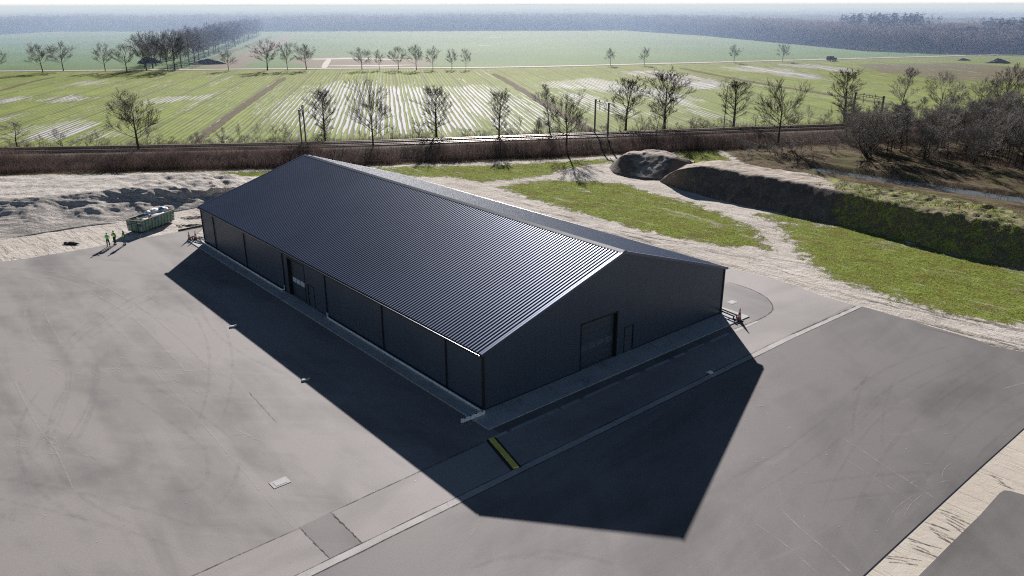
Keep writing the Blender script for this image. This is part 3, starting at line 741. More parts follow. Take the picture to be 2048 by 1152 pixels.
fb = [(x + 1.5, y + 6, 0) for x, y, z in cb]
o, _ = loft('soil_heap', [ff, cf, cb, fb], M['soil'], 90, 16, .32, .4, 31)
o.data.update(); tag(o, 'smaller rounded heap of dark soil at the head of the long bank', 'soil heap')
# sand heap at the left
ff = P3([(-420, 560), (-200, 520), (0, 482), (70, 470), (130, 460), (190, 452), (245, 446), (300, 432), (350, 424), (405, 414), (450, 400), (520, 382)], 0)
cm = P3([(-420, 470), (-200, 436), (0, 440), (70, 430), (130, 424), (190, 412), (245, 405), (300, 402), (350, 400), (405, 392), (450, 385), (522, 372)], [1.2, 1.3, 1.0, 1.3, .9, 1.3, 1.2, 1.3, 1.0, .9, .7, .1])
cf = P3([(-420, 420), (-200, 408), (0, 402), (70, 396), (130, 391), (190, 386), (245, 381), (300, 377), (350, 377), (405, 378), (450, 376), (525, 366)], [2.4, 2.5, 2.4, 2.5, 2.4, 2.4, 2.3, 2.45, 2.15, 1.8, 1.4, .1])
cb = P3([(-420, 385), (-200, 372), (0, 357), (70, 357), (130, 354), (190, 353), (245, 350), (300, 347), (350, 348), (405, 349), (450, 352), (528, 362)], [2.7, 2.7, 2.3, 2.2, 2.3, 2.2, 2.2, 2.3, 2.1, 1.8, 1.3, .1])
fb = [(x + .5, y + 5, 0) for x, y, z in cb]
def lumps(B):
    x, y = B[..., 0], B[..., 1]; f = np.clip(B[..., 2] / 1.0, 0, 1)
    r = np.abs(fbm(x * .16 + 3, y * .2, 77, 4) - .5) * 2
    B[..., 2] += f * ((.5 - r) * .35)
    wv = np.abs(fbm(x * .10 + 9, y * .55, 55, 4) - .5) * 2
    B[..., 2] += f * (.4 - wv) * .25
    right = np.clip((x + 62) / 12, 0, 1) * f
    B[..., 2] += right * (fbm(x * .45, y * .45, 91, 3) - .5) * 1.3
sandheap, SB = loft('sand_heap', [ff, cm, cf, cb, fb], M['sandheap'], 330, 26, .30, .22, 5, lumps)
tag(sandheap, 'wide lumpy heap of pale sand behind the green container', 'sand heap')

def darkheap(u, v, w, h, label, seed):
    p = at(u, v); mb = MB(); rg = random.Random(seed); n = 26
    vs = []; 
    for j in range(7):
        t = j / 6
        for i in range(n):
            a = 2 * math.pi * i / n; rr = w / 2 * (1 - t) ** .8 * (1 + .18 * math.sin(3 * a + seed) + rg.uniform(-.1, .1))
            vs.append((rr * math.cos(a), rr * math.sin(a) * .55, h * t ** .75 * (1 + rg.uniform(-.15, .15)) * (1 + .3 * math.sin(2 * a + seed)) - .1 * (j == 0)))
    fs = [(j * n + i, j * n + (i + 1) % n, (j + 1) * n + (i + 1) % n, (j + 1) * n + i) for j in range(6) for i in range(n)]
    mb.add(vs, fs); o = mb.build('manure_heap', M['debris'], smooth=True); o.location = (p[0], p[1], 0); tag(o, label, 'heap', 'dark heaps dumped on the far fields')
darkheap(296, 126, 12.5, 2.3, 'dark heap beneath the avenue trees, left of the avenue', 1)
darkheap(415, 128, 19, 1.9, 'longest dark heap, on bare ground right of the avenue', 2)
darkheap(1926, 121, 7, .9, 'small dark heap, smaller of the two at the far right field', 3)
darkheap(1995, 126, 12, 1.7, 'larger dark heap at the far right edge of the field', 4)
p = at(140, 489); mb = MB(); rg = random.Random(5)
for k in range(7): mb.ball((rg.uniform(-.7, .7), rg.uniform(-.25, .25), .08), (rg.uniform(.2, .5), rg.uniform(.15, .3), rg.uniform(.08, .22)), 8, 5, .3, rg)
o = mb.build('plastic_sheet', M['debris'], smooth=True); o.location = (p[0], p[1], zat(*p) + .02); tag(o, 'crumpled dark plastic lying on the sand left of the three people', 'plastic sheet')
for i, (u, v, a, lab) in enumerate(((372, 436, .25, 'bundle of dark cable lying on the sand by the warehouse corner'), (370, 452, .12, 'row of small dark scraps on the sand behind the kerb'))):
    p = at(u, v); mb = MB(); rg = random.Random(i)
    for k in range(6):
        q = [(rg.uniform(-1.6, 1.6), rg.uniform(-.4, .4), .08)]
        for j in range(5): q.append((q[-1][0] + rg.uniform(-.1, .6), q[-1][1] + rg.uniform(-.15, .2), .06 + rg.uniform(0, .08)))
        mb.tube(q, .05, 5)
    o = mb.build('scrap_pile', M['debris']); o.location = (p[0], p[1], zat(*p)); o.rotation_euler.z = a; tag(o, lab, 'scrap')
A, B_ = at(357, 463), at(412, 452); mb = MB(); mb.box(((A[0] + B_[0]) / 2, (A[1] + B_[1]) / 2, .14), (math.hypot(B_[0] - A[0], B_[1] - A[1]), .16, .22), math.atan2(B_[1] - A[1], B_[0] - A[0]))
tag(mb.build('timber_beam', M['debris'], bevel=.01), 'long dark beam lying at the asphalt edge by the far left warehouse corner', 'beam')
p = at(1917, 421, 3.5); mb = MB().tube([(0, 0, 0), (.03, 0, .5), (.03, 0, 1.0)], .06, 6); o = mb.build('marker_stake', M['orange']); o.location = (p[0], p[1], 3.3); tag(o, 'short orange marker stake on the grassy bank', 'stake')
for (u, v, lab) in ((611, 762, 'small pale block on the asphalt at the long shadow edge, nearer the camera'), (466, 655, 'small pale block on the asphalt at the long shadow edge, nearer the people')):
    p = at(u, v); mb = MB().box((0, 0, .06), (.55, .3, .12), .4).box((.25, .1, .1), (.2, .2, .16), .1); o = mb.build('kerb_stone', M['conc'], bevel=.02); o.location = (p[0], p[1], .06); tag(o, lab, 'stone block', 'loose stone blocks')
p = at(1420, 748); mb = MB().ball((0, 0, .1), (.3, .18, .14), 8, 5, .35); o = mb.build('plastic_bag', M['bag'], smooth=True); o.location = (p[0], p[1], .07); tag(o, 'small white plastic bag in the gutter inside the shadow', 'plastic bag')

# ------------------------------------------------------------------ warehouse
W = empty('warehouse', (BX, BY, 0), YAW); tag(W, 'large dark steel warehouse with ribbed gable roof standing on the asphalt', 'warehouse')
def wallpts_with_holes(mb, L, z1, holes, place, inward):
    """flat wall along s in 0..L split around rectangular holes (s0,s1,ztop); place(s,z,d) -> point"""
    xs = [0] + [q for h in holes for q in h[:2]] + [L]
    for i in range(0, len(xs) - 1):
        a, b = xs[i], xs[i + 1]; hole = (i % 2 == 1)
        z0 = holes[i // 2][2] if hole else 0.0
        zt = z1 if not callable(z1) else None
        if zt is not None:
            mb.add([place(a, z0, 0), place(b, z0, 0), place(b, zt, 0), place(a, zt, 0)], [(0, 1, 2, 3)])
        else:
            ss = [a] + ([L / 2] if a < L / 2 < b else []) + [b]
            for q in range(len(ss) - 1):
                mb.add([place(ss[q], z0, 0), place(ss[q + 1], z0, 0), place(ss[q + 1], z1(ss[q + 1]), 0), place(ss[q], z1(ss[q]), 0)], [(0, 1, 2, 3)])
zroof = lambda s: EH + (RH - EH) * (1 - abs(s - BW / 2) / (BW / 2)) - .03
mb = MB()
Lh = [(25.85, 27.15, 2.35), (27.75, 31.3, 3.95)]
Gh = [(9.85, 13.9, 4.05), (14.9, 16.05, 2.45)]
wallpts_with_holes(mb, BL, EH - .03, Lh, lambda s, z, d: (d, s, z), 1)
wallpts_with_holes(mb, BW, zroof, Gh, lambda s, z, d: (s, d, z), 1)
wallpts_with_holes(mb, BL, EH - .03, [], lambda s, z, d: (BW - d, s, z), 1)
wallpts_with_holes(mb, BW, zroof, [], lambda s, z, d: (s, BL - d, z), 1)
o = mb.build('wall', M['wall'], W)
# corner, base and seam flashings
for x, y in ((0, 0), (BW, 0), (0, BL), (BW, BL)): MB().box((x, y, EH / 2 - .02), (.16, .16, EH - .06)).build('corner_trim', M['recess'], W)
for a_, b_ in (((-.03, .1, .0), (.03, 25.8, .2)), ((-.03, 31.4, 0), (.03, BL - .1, .2)), ((.1, -.03, 0), (9.8, .03, .2)), ((16.1, -.03, 0), (BW - .1, .03, .2))):
    MB().box2(a_, b_).build('plinth', M['recess'], W)
for y in (4.4, 13.4, 23.35, 32.35, 42.0, 51.1):
    mb = MB(); mb.tube([(-.07, y, .16), (-.07, y, EH - .12)], .055, 8); mb.box((-.035, y, 1.5), (.07, .18, .04)); mb.box((-.035, y, 3.4), (.07, .18, .04)); mb.box((-.012, y + .14, EH / 2), (.02, .05, EH - .1))
    mb.build('downpipe', M['recess'], W)
# roof: ribbed steel, one mesh per slope
NR = 165; sp = (BL + .3) / NR
prof = [(0, 0), (.44, 0), (.52, .055), (.92, .055)]     # trapezoid ribs: fraction of pitch, height
def slope(side):
    ys = []
    for i in range(NR):
        for f, h in prof: ys.append((-.15 + (i + f) * sp, h))
    ys.append((-.15 + BL + .3, 0))
    x0, z0 = (-.22, EH - .07) if side == 0 else (BW + .22, EH - .07)
    x1, z1 = BW / 2, RH
    v = []
    for y, h in ys: v += [(x0, y, z0 + h), (x1, y, z1 + h)]
    f = [(2 * i, 2 * i + 1, 2 * i + 3, 2 * i + 2) for i in range(len(ys) - 1)]
    if side: f = [q[::-1] for q in f]
    mb = MB(); mb.add(v, f)
    # underside so the sheet is closed
    n = len(mb.v); y0, y1 = -.15, BL + .15
    mb.add([(x0, y0, z0 - .08), (x1, y0, z1 - .08), (x1, y1, z1 - .08), (x0, y1, z0 - .08), (x0, y0, z0), (x1, y0, z1), (x1, y1, z1), (x0, y1, z0)],
           [(0, 3, 2, 1), (0, 1, 5, 4), (3, 7, 6, 2), (0, 4, 7, 3)])
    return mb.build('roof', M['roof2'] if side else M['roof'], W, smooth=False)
slope(0); slope(1)
mb = MB()
s_ = (RH - EH + .07) / (BW / 2 + .22)
zr = lambda x: RH - abs(x - BW / 2) * s_
for q in (-1, 1):
    a = BW / 2; b = BW / 2 + q * .30
    mb.add([(a, -.17, RH + .12), (a, BL + .17, RH + .12), (b, BL + .17, zr(b) + .075), (b, -.17, zr(b) + .075)], [(0, 1, 2, 3) if q > 0 else (3, 2, 1, 0)])
mb.build('ridge_cap', M['trimlite'], W)
for y0 in (-.20, BL + .05):                      # verge flashings on both gables
    for q in (-1, 1):
        xe = BW / 2 + q * (BW / 2 + .24); mb = MB()
        A_ = (BW / 2, RH); B2 = (xe, EH - .075)
        mb.add([(A_[0], y0, A_[1] + .075), (B2[0], y0, B2[1] + .075), (B2[0], y0 + .15, B2[1] + .075), (A_[0], y0 + .15, A_[1] + .075),
                (A_[0], y0, A_[1] - .16), (B2[0], y0, B2[1] - .16), (B2[0], y0 + .15, B2[1] - .16), (A_[0], y0 + .15, A_[1] - .16)],
               [(0, 1, 2, 3), (4, 7, 6, 5), (0, 4, 5, 1), (3, 2, 6, 7), (1, 5, 6, 2)])
        mb.build('verge_trim', M['roof'], W)
for q in (0, 1):
    x = -.30 if q == 0 else BW + .30; mb = MB()
    mb.box((x, BL / 2, EH - .17), (.16, BL + .3, .13)); mb.box((x + (-.07 if q == 0 else .07), BL / 2, EH - .09), (.02, BL + .3, .04))
    mb.build('gutter', M['trim'], W)
def sectional(parent, w, h, M4, gl='glasslit'):
    d = empty('sectional_door'); d.parent = parent; d.matrix_local = M4
    mb = MB()
    nps = 7
    for i in range(nps):
        z0 = h * i / nps; z1 = h * (i + 1) / nps - .015
        mb.box2((0, .34, z0), (w, .38, z1))
    mb.build('door_panel', M['door'], d)
    for i in range(4):
        x0 = w * (.05 + .235 * i); mb = MB().box2((x0, .325, h * .375), (x0 + w * .20, .345, h * .50)); mb.build('door_window', M[gl], d, bevel=.01)
    mb = MB(); mb.box2((-.02, -.02, 0), (.0, .4, h)); mb.box2((w, -.02, 0), (w + .02, .4, h)); mb.box2((-.02, -.02, h), (w + .02, .4, h + .02)); mb.box2((-.12, -.03, 0), (-.021, .01, h + .12)); mb.box2((w + .021, -.03, 0), (w + .12, .01, h + .12)); mb.box2((-.12, -.03, h + .021), (w + .12, .01, h + .12))
    mb.build('door_reveal', M['recess'], d)
def persdoor(parent, w, h, M4):
    d = empty('service_door'); d.parent = parent; d.matrix_local = M4
    MB().box2((.07, .05, .1), (w - .07, .09, h - .07)).build('door_leaf', M['door'], d)
    mb = MB(); mb.box2((0, -.03, .05), (.068, .1, h)); mb.box2((w - .068, -.03, .05), (w, .1, h)); mb.box2((.068, -.03, h - .068), (w - .068, .1, h)); mb.build('door_frame', M['recess'], d)
    MB().box2((0, -.06, .02), (w, .1, .098)).build('threshold', M['galv'], d)
    MB().box2((.13, .0, 1.05), (.25, .045, 1.12)).box2((.13, .02, .98), (.17, .049, 1.2)).build('door_handle', M['galv'], d)
# left wall frame: x runs toward -y of the warehouse so that +y (local) points inward
ML = lambda y, z=0: Matrix.Translation((0, y, z)) @ Matrix.Rotation(-math.pi / 2, 4, 'Z')
sectional(W, 31.3 - 27.75, 3.95, ML(31.3)); persdoor(W, 1.3, 2.35, ML(27.15))
MG = lambda x: Matrix.Translation((x, 0, 0))
sectional(W, 4.05, 4.05, MG(9.85), 'glassdim'); persdoor(W, 1.15, 2.45, MG(14.9))

# white drain pipes on the apron
def wp(x, y, z): return (*loc(x, y), z)
mb = MB(); mb.tube([wp(-.07, 23.35, .55), wp(-.12, 23.2, .30), wp(-.25, 22.9, .23), wp(-.25, 12, .23), wp(-.25, .1, .23), wp(-.28, -.35, .23)], .095, 10)
mb.build('drain_pipe', M['pvc'], smooth=True); tag(bpy.data.objects[-1] if False else COL.objects[-1], 'long white pipe along the shaded wall from the service door to the near corner', 'pipe')
mb = MB(); mb.tube([wp(-.07, 32.35, .8), wp(-.1, 32.45, .35), wp(-.2, 32.75, .23), wp(-.25, 33.1, .23), wp(-.25, 44, .23), wp(-.25, 56.2, .23)], .095, 10)
mb.build('drain_pipe', M['pvc'], smooth=True); tag(COL.objects[-1], 'white pipe along the shaded wall from the big door to the far left corner', 'pipe')
r = empty('barrier_rail', (*loc(-.25, -.42), .14), YAW + math.pi - .02); tag(r, 'pale perforated rail sticking out from the near corner of the warehouse', 'rail')
mb = MB().box((1.0, 0, .16), (2.05, .14, .30)); mb.build('board', M['pvc'], r, bevel=.01)
for i in range(4): MB().box((.25 + i * .5, 0, .30), (.09, .16, .05)).build('hole_plate', M['black'], r)
def cone(u, v, label, lean=0.0, z=.14, s=1.0):
    p = at(u, v, z); r = empty('traffic_cone', (p[0], p[1], z), lean, (s, s, s)); tag(r, label, 'traffic cone', 'traffic cones by the warehouse corners')
    MB().box((0, 0, .03), (.42, .42, .06)).build('base', M['black'], r, bevel=.02)
    rad = lambda z_: .15 - .13 * (z_ - .06) / .78
    for a, b, m, nm in ((.06, .26, 'orange', 'cone_body'), (.26, .42, 'white', 'white_band'), (.42, .56, 'orange', 'cone_body'), (.56, .68, 'white', 'white_band'), (.68, .84, 'orange', 'cone_body')):
        MB().tube([(0, 0, a), (0, 0, b)], [rad(a), rad(b)], 14).build(nm, M[m], r, smooth=False)
    return p
c1 = cone(379, 480, 'traffic cone at the far left warehouse corner, outermost of the two', .3, .06, 1.3)
c2 = cone(392, 478.5, 'traffic cone at the far left warehouse corner, nearer the wall', .6, .14, 1.3)
c3 = cone(1478, 641, 'striped traffic cone at the right warehouse corner with a long shadow', .2, .06, 1.45)
def boards(a, b, label, gap=.42):
    dx, dy = b[0] - a[0], b[1] - a[1]; L = math.hypot(dx, dy); an = math.atan2(dy, dx)
    r = empty('low_barrier', (a[0], a[1], .14), an); tag(r, label, 'barrier frame', 'low barriers by the warehouse corners')
    for s in (-1, 1): MB().box((L / 2, s * gap / 2, .34), (L, .07, .13)).build('rail', M['gaunt'], r)
    for k in range(3): MB().box((L * (.06 + .44 * k), 0, .32), (.06, gap, .06)).build('crosspiece', M['gaunt'], r)
    for k in (0, 1):
        mb = MB()
        for s in (-1, 1): mb.box((L * (.05 + .9 * k), s * gap / 2, .14), (.08, .08, .28))
        mb.box((L * (.05 + .9 * k), 0, .025), (.3, gap + .2, .05)); mb.build('foot', M['gaunt'], r)
boards(loc(.1, 55.4), (c2[0] + .35, c2[1] - .25), 'dark low barrier frame from the far left corner to the nearer cone')
boards((c2[0] - .25, c2[1] - .1), (c1[0] + .25, c1[1] - .02), 'short dark low barrier frame between the two cones')
boards(loc(BW + .05, .3), (c3[0] - .28, c3[1] + .1), 'dark low barrier frame from the right corner to the lone cone')
# cable ramp
a = Vector((*loc(-1.95, -3.25), 0)); b = Vector((*loc(-2.95, -7.0), 0)); d = b - a; L = d.length
r = empty('cable_ramp', (a.x, a.y, .066), math.atan2(d.y, d.x)); tag(r, 'long yellow and black cable ramp lying across the road in the shadow', 'cable ramp')
for s, nm in ((-1, 'side_ramp'), (1, 'side_ramp')):
    mb = MB(); mb.add([(0, s * .204, 0), (L, s * .204, 0), (L, s * .204, .075), (0, s * .204, .075), (0, s * .40, .004), (L, s * .40, .004)], [(3, 2, 5, 4), (0, 4, 5, 1), (0, 3, 4), (1, 5, 2)]); mb.build(nm, M['black'], r)
for k in range(5): MB().box2((k * L / 5 + .004, -.20, .0), ((k + 1) * L / 5 - .012, .20, .088)).build('lid', M['yellow'], r, bevel=.012)

# ------------------------------------------------------------------ green container
co = Vector((-47.35, 94.85)); dv = Vector((.27, .963)).normalized(); sv = Vector((-dv.y, dv.x))
ang = math.atan2(dv.y, dv.x)
cb_ = co + sv * 1.22
K = empty('skip_container', (cb_.x, cb_.y, zat(cb_.x, cb_.y) + .02), ang); tag(K, 'large green open top skip container on the sand, loaded with white rubbish', 'container')
CL, CW, CH = 6.1, 1.22, 1.62
z0 = .22
mb = MB()   # body: tapered trough, x = length, y = width
def cw(z): return CW - .12 + .12 * (z - z0) / (CH - z0)
for s in (-1, 1):
    a0, a1 = cw(z0) * s, cw(CH) * s; t = .05 * s
    mb.add([(0, a0, z0), (CL, a0, z0), (CL, a1, CH), (0, a1, CH), (0.05, a0 - t, z0), (CL - .05, a0 - t, z0), (CL - .05, a1 - t, CH), (.05, a1 - t, CH)], [(0, 1, 2, 3), (7, 6, 5, 4), (3, 2, 6, 7)])
mb.add([(0, -cw(z0), z0), (0, cw(z0), z0), (0, CW, CH), (0, -CW, CH)], [(0, 1, 2, 3)]); mb.add([(.05, -cw(z0), z0), (.05, cw(z0), z0), (.05, CW, CH), (.05, -CW, CH)], [(3, 2, 1, 0)])
mb.add([(CL, -cw(z0), z0), (CL, cw(z0), z0), (CL + .1, CW, CH), (CL + .1, -CW, CH)], [(3, 2, 1, 0)]); mb.add([(CL - .05, -cw(z0), z0), (CL - .05, cw(z0), z0), (CL, CW, CH), (CL, -CW, CH)], [(0, 1, 2, 3)])
mb.box((CL / 2, 0, z0 + .02), (CL, 2 * cw(z0), .05))
mb.build('body', M['green'], K)
mb = MB()
for s in (-1, 1): mb.box((CL / 2 + .05, s * (CW + .01), CH + .04), (CL + .16, .12, .10))
mb.box((-.03, 0, CH + .04), (.12, 2 * CW + .12, .10)); mb.box((CL + .12, 0, CH + .04), (.12, 2 * CW + .12, .10))
mb.build('top_rim', M['rim'], K, bevel=.015)
for s in (-1, 1):
    for i in range(11):
        x = .12 + i * (CL - .2) / 10; mb = MB(); a0, a1 = cw(z0), cw(CH)
        mb.add([(x - .045, s * a0, z0), (x + .045, s * a0, z0), (x + .045, s * a1, CH), (x - .045, s * a1, CH), (x - .045, s * (a0 + .09), z0), (x + .045, s * (a0 + .09), z0), (x + .045, s * (a1 + .07), CH - .02), (x - .045, s * (a1 + .07), CH - .02)],
               [(4, 5, 6, 7), (0, 4, 7, 3), (1, 2, 6, 5), (0, 1, 5, 4)]); mb.build('side_rib', M['green'], K)
for y in (-.42, .42): MB().box((-.06, y, .95), (.10, .10, 1.35)).build('end_post', M['green'], K)
MB().box((-.05, 0, .9), (.07, .6, 1.2)).box((-.1, 0, 1.25), (.1, .2, .14)).tube([(-.16, -.1, 1.25), (-.16, .1, 1.25)], .03, 8).build('hook_plate', M['green'], K)
MB().box((-.04, -.78, 1.02), (.02, .30, .26)).build('blue_sign', M['bluelogo'], K); MB().box((-.04, -.78, 1.34), (.02, .50, .10)).build('name_plate', M['white'], K)
MB().box((2.6, -(cw(1.35) + .10), 1.35), (.36, .03, .26)).build('blue_sign', M['bluelogo'], K)
for y in (-1.02, 1.02):
    mb = MB()
    for k in range(3): mb.box((-.012, y, .42 + k * .16), (.012, .22, .07), M=Matrix.Rotation(.5 if y < 0 else -.5, 3, 'X'))
    mb.build('reflective_stripes', M['white'], K)
mb = MB()
for k in range(4): mb.box((CL - .25, -(cw(.9) + .11), .45 + k * .2), (.22, .012, .07), M=Matrix.Rotation(.5, 3, 'Y'))
mb.build('reflective_stripes', M['white'], K)
for s in (-1, 1):
    MB().box((CL / 2, s * .53, .13), (CL - .3, .12, .18)).build('skid_rail', M['debris'], K)
    for x in (.35, CL - .3): MB().tube([(x, s * .66, .11), (x, s * .86, .11)], .11, 12).build('roller', M['debris'], K)
def inside(name, x, y, z, r, mat, label, cat, seed, jit=.18):
    rg = random.Random(seed); mb = MB().ball((0, 0, 0), r, 14, 9, jit, rg); o = mb.build(name, M[mat], smooth=True)
    c_, s_2 = math.cos(ang), math.sin(ang); o.location = (cb_.x + x * c_ - y * s_2, cb_.y + x * s_2 + y * c_, z + zat(cb_.x, cb_.y)); o.rotation_euler.z = ang
    tag(o, label, cat)
inside('rubbish_bag', 4.3, .35, 1.75, (.95, .55, .42), 'bag', 'biggest white rubbish bag heaped in the middle of the green container', 'rubbish bag', 1)
inside('rubbish_bag', 3.3, .55, 1.72, (.55, .42, .36), 'bag', 'white rubbish bag beside the blue sheeting in the green container', 'rubbish bag', 2)
inside('rubbish_bag', 5.5, .0, 1.75, (.6, .7, .40), 'bag', 'white rubbish bag at the far end of the green container', 'rubbish bag', 3)
inside('blue_sheeting', 2.75, .55, 1.62, (.42, .34, .28), 'bluebag', 'deep blue sheeting crumpled in the green container', 'blue sheeting', 4, .3)
inside('blue_sheeting', 5.2, -.15, 1.98, (.42, .36, .22), 'bluebag', 'pale blue sheet on top of the far white bag', 'blue sheeting', 5, .3)
inside('foam_sheets', 3.9, -.55, 1.50, (1.5, .50, .22), 'bag', 'white foam sheets spread along the near side of the container', 'foam sheets', 6, .08)
inside('foam_sheets', 1.5, -.55, 1.42, (.8, .45, .22), 'bag', 'white foam offcuts at the front end of the container', 'foam sheets', 7, .15)
rg = random.Random(9); mb = MB()
for i in range(34):
    x = rg.uniform(.4, 3.2); y = rg.uniform(-.8, .9); a_ = rg.uniform(0, 3); l = rg.uniform(.3, 1.2)
    mb.box((x, y, 1.38 + rg.uniform(0, .25)), (l, .12, .05), a_, Matrix.Rotation(rg.uniform(-.3, .3), 3, 'Y'))
mb.box((2.9, 0, 1.1), (5.9, 2.1, .1))
o = mb.build('timber_offcuts', M['debris']); o.location = K.location; o.rotation_euler.z = ang; tag(o, 'dark boards and offcuts tipped in the front of the green container', 'offcuts')
rg = random.Random(10); mb = MB()
for i in range(1):
    mb.box((2.4, 0, 1.665), (4.4, .05, .03))
for i in range(14):
    x = rg.uniform(.3, 4.6); y = rg.uniform(-.9, .9); mb.box((x, y, 1.66 + rg.uniform(0, .12)), (rg.uniform(.3, .9), .09, .04), rg.uniform(-.6, .6))
o = mb.build('timber_offcuts', M['rim']); o.location = K.location; o.rotation_euler.z = ang; tag(o, 'pale timber battens lying over the load of the green container', 'offcuts')

# ------------------------------------------------------------------ people
def skin_mesh(name, nodes, edges, mat, parent, sub=2, root=0):
    me = bpy.data.meshes.new(name); me.from_pydata([n_[:3] for n_ in nodes], edges, [])
    o = bpy.data.objects.new(name + '_tmp', me); COL.objects.link(o)
    md = o.modifiers.new('s', 'SKIN'); md.use_smooth_shade = True
    for i, n_ in enumerate(nodes):
        sv_ = me.skin_vertices[0].data[i]; r_ = n_[3]; sv_.radius = (r_, r_) if not isinstance(r_, tuple) else r_
        sv_.use_root = (i == root)
    md2 = o.modifiers.new('u', 'SUBSURF'); md2.levels = sub; md2.render_levels = sub
    dg = bpy.context.evaluated_depsgraph_get(); ev = o.evaluated_get(dg)
    m2 = bpy.data.meshes.new_from_object(ev); bpy.data.objects.remove(o); bpy.data.meshes.remove(me)
    return link(name, m2, mat, parent)
def person(u, v, face, label, hair, vest, trousers, pose, longhair=False, sleeves='navy'):
    p = at(u, v, .06); base = empty('person', (p[0], p[1], .07 if v > 490 else max(.07, zat(*p) + .02)), face, (1, 1, 1)); tag(base, label, 'person', 'people in high visibility vests by the container')
    # x right, y forward
    hipL, hipR = (-.09, 0, .92), (.09, 0, .92)
    sh = [(-.19, 0, 1.44), (.19, 0, 1.44)]
    fL, fR = pose['feet']
    nodes = [(0, 0, .98, (.155, .11)), (0, 0, 1.15, (.14, .10)), (0, 0, 1.34, (.17, .115)), (0, .0, 1.47, (.075, .07)), (0, .015, 1.55, .055)]
    edges = [(0, 1), (1, 2), (2, 3), (3, 4)]
    for s, ft, hp in ((-1, fL, hipL), (1, fR, hipR)):
        n0 = len(nodes); kx = (hp[0] + ft[0]) / 2
        nodes += [(hp[0], hp[1], hp[2] - .05, .092), (kx, ft[1] / 2 + .03, .50, .062), (ft[0], ft[1], .10, .045), (ft[0], ft[1] + .16, .045, (.045, .04))]
        edges += [(0, n0), (n0, n0 + 1), (n0 + 1, n0 + 2), (n0 + 2, n0 + 3)]
    hands = []
    for s, arm in zip((-1, 1), pose['arms']):
        n0 = len(nodes); el, wr = arm
        nodes += [(s * .19, 0, 1.42, .062), (*el, .045), (*wr, .030)]
        edges += [(2, n0), (n0, n0 + 1), (n0 + 1, n0 + 2)]
        hands.append((Vector(el), Vector(wr), s))
    body = skin_mesh('body', nodes, edges, M[sleeves], base)
    # head with face
    mb = MB(); mb.ball((0, .02, 1.655), (.078, .098, .118), 16, 12); mb.ball((0, .125, 1.645), (.014, .022, .026), 8, 6); mb.ball((0, .05, 1.575), (.05, .05, .035), 10, 6)
    for s in (-1, 1): mb.ball((s * .079, .02, 1.65), (.012, .02, .032), 8, 6)
    mb.build('head', M['skin'], base, smooth=True)
    for s in (-1, 1): MB().ball((s * .03, .112, 1.672), (.012, .008, .008), 8, 5).build('eye', M['boot'], base)
    MB().box((0, .112, 1.60), (.045, .012, .009)).build('mouth', M['boot'], base)
    mb = MB(); mb.ball((0, .0, 1.69), (.088, .105, .10), 14, 9)
    if longhair: mb.ball((0, -.06, 1.58), (.085, .06, .16), 12, 8)
    mb.build('hair', M[hair], base, smooth=True)
    # hands: palm, four fingers, thumb
    for el, wr, s in hands:
        d = (wr - el).normalized(); side = d.cross(Vector((0, 1, 0)) if abs(d.y) < .8 else Vector((0, 0, 1))).normalized(); nrm = side.cross(d)
        nd = [(*wr, .022), (*(wr + d * .05), (.036, .018)), (*(wr + d * .085), (.036, .016))]; ed = [(0, 1), (1, 2)]
        for k, (off, ln) in enumerate(((-.028, .062), (-.010, .072), (.010, .068), (.028, .052))):
            b0 = len(nd); q = wr + d * .095 + side * off
            nd += [(*q, .0085), (*(q + d * ln * .5 + nrm * .008), .008), (*(q + d * ln + nrm * .028), .0065)]; ed += [(2, b0), (b0, b0 + 1), (b0 + 1, b0 + 2)]
        b0 = len(nd); q = wr + d * .035 - side * .036 * s
        nd += [(*q, .010), (*(q + d * .035 - side * .022 * s + nrm * .012), .008)]; ed += [(1, b0), (b0, b0 + 1)]
        skin_mesh('hand', nd, ed, M['skin'], base, 1)
    # trousers
    nodes = [(0, 0, 1.00, (.168, .125)), (0, 0, .93, (.165, .125))]; edges = [(0, 1)]
    for ft, hp in ((fL, hipL), (fR, hipR)):
        n0 = len(nodes); kx = (hp[0] + ft[0]) / 2
        nodes += [(hp[0], hp[1], .84, .105), (kx, ft[1] / 2 + .03, .50, .078), (ft[0], ft[1], .12, .066)]; edges += [(1, n0), (n0, n0 + 1), (n0 + 1, n0 + 2)]
    skin_mesh('trousers', nodes, edges, M[trousers], base)
    # vest
    nodes = [(0, 0, .95, (.185, .145)), (0, 0, 1.15, (.178, .135)), (0, 0, 1.34, (.205, .145)), (0, 0, 1.45, (.13, .10))]
    skin_mesh('vest', nodes, [(0, 1), (1, 2), (2, 3)], M[vest], base)
    mb = MB()
    for z_ in (1.05, 1.20): mb.tube([(0, 0, z_ - .02), (0, 0, z_ + .02)], .19, 20)
    o = mb.build('reflective_tape', M['refl'], base); o.scale = (1.0, .80, 1)
    for ft in (fL, fR): MB().box((ft[0], ft[1] + .06, .045), (.10, .28, .09)).build('boot', M['boot'], base, bevel=.02)
    return base
st = ((-.13, 0), (.13, .03))
person(217.5, 493.5, R(8), 'person seen from behind in bright green vest and black trousers, leftmost of three', 'hairg', 'vest', 'navy',
       dict(feet=((-.14, 0), (.15, .02)), arms=(((-.26, .05, 1.16), (-.16, .22, 1.05)), ((.26, .05, 1.16), (.14, .24, 1.08)))), sleeves='vest')
person(231, 489.5, R(165), 'person in lime vest and dark trousers with one arm raised to the chest', 'hairk', 'vest2', 'navy',
       dict(feet=((-.10, 0), (.10, .02)), arms=(((-.27, .0, 1.15), (-.24, .06, .88)), ((.27, .08, 1.18), (.04, .26, 1.24)))))
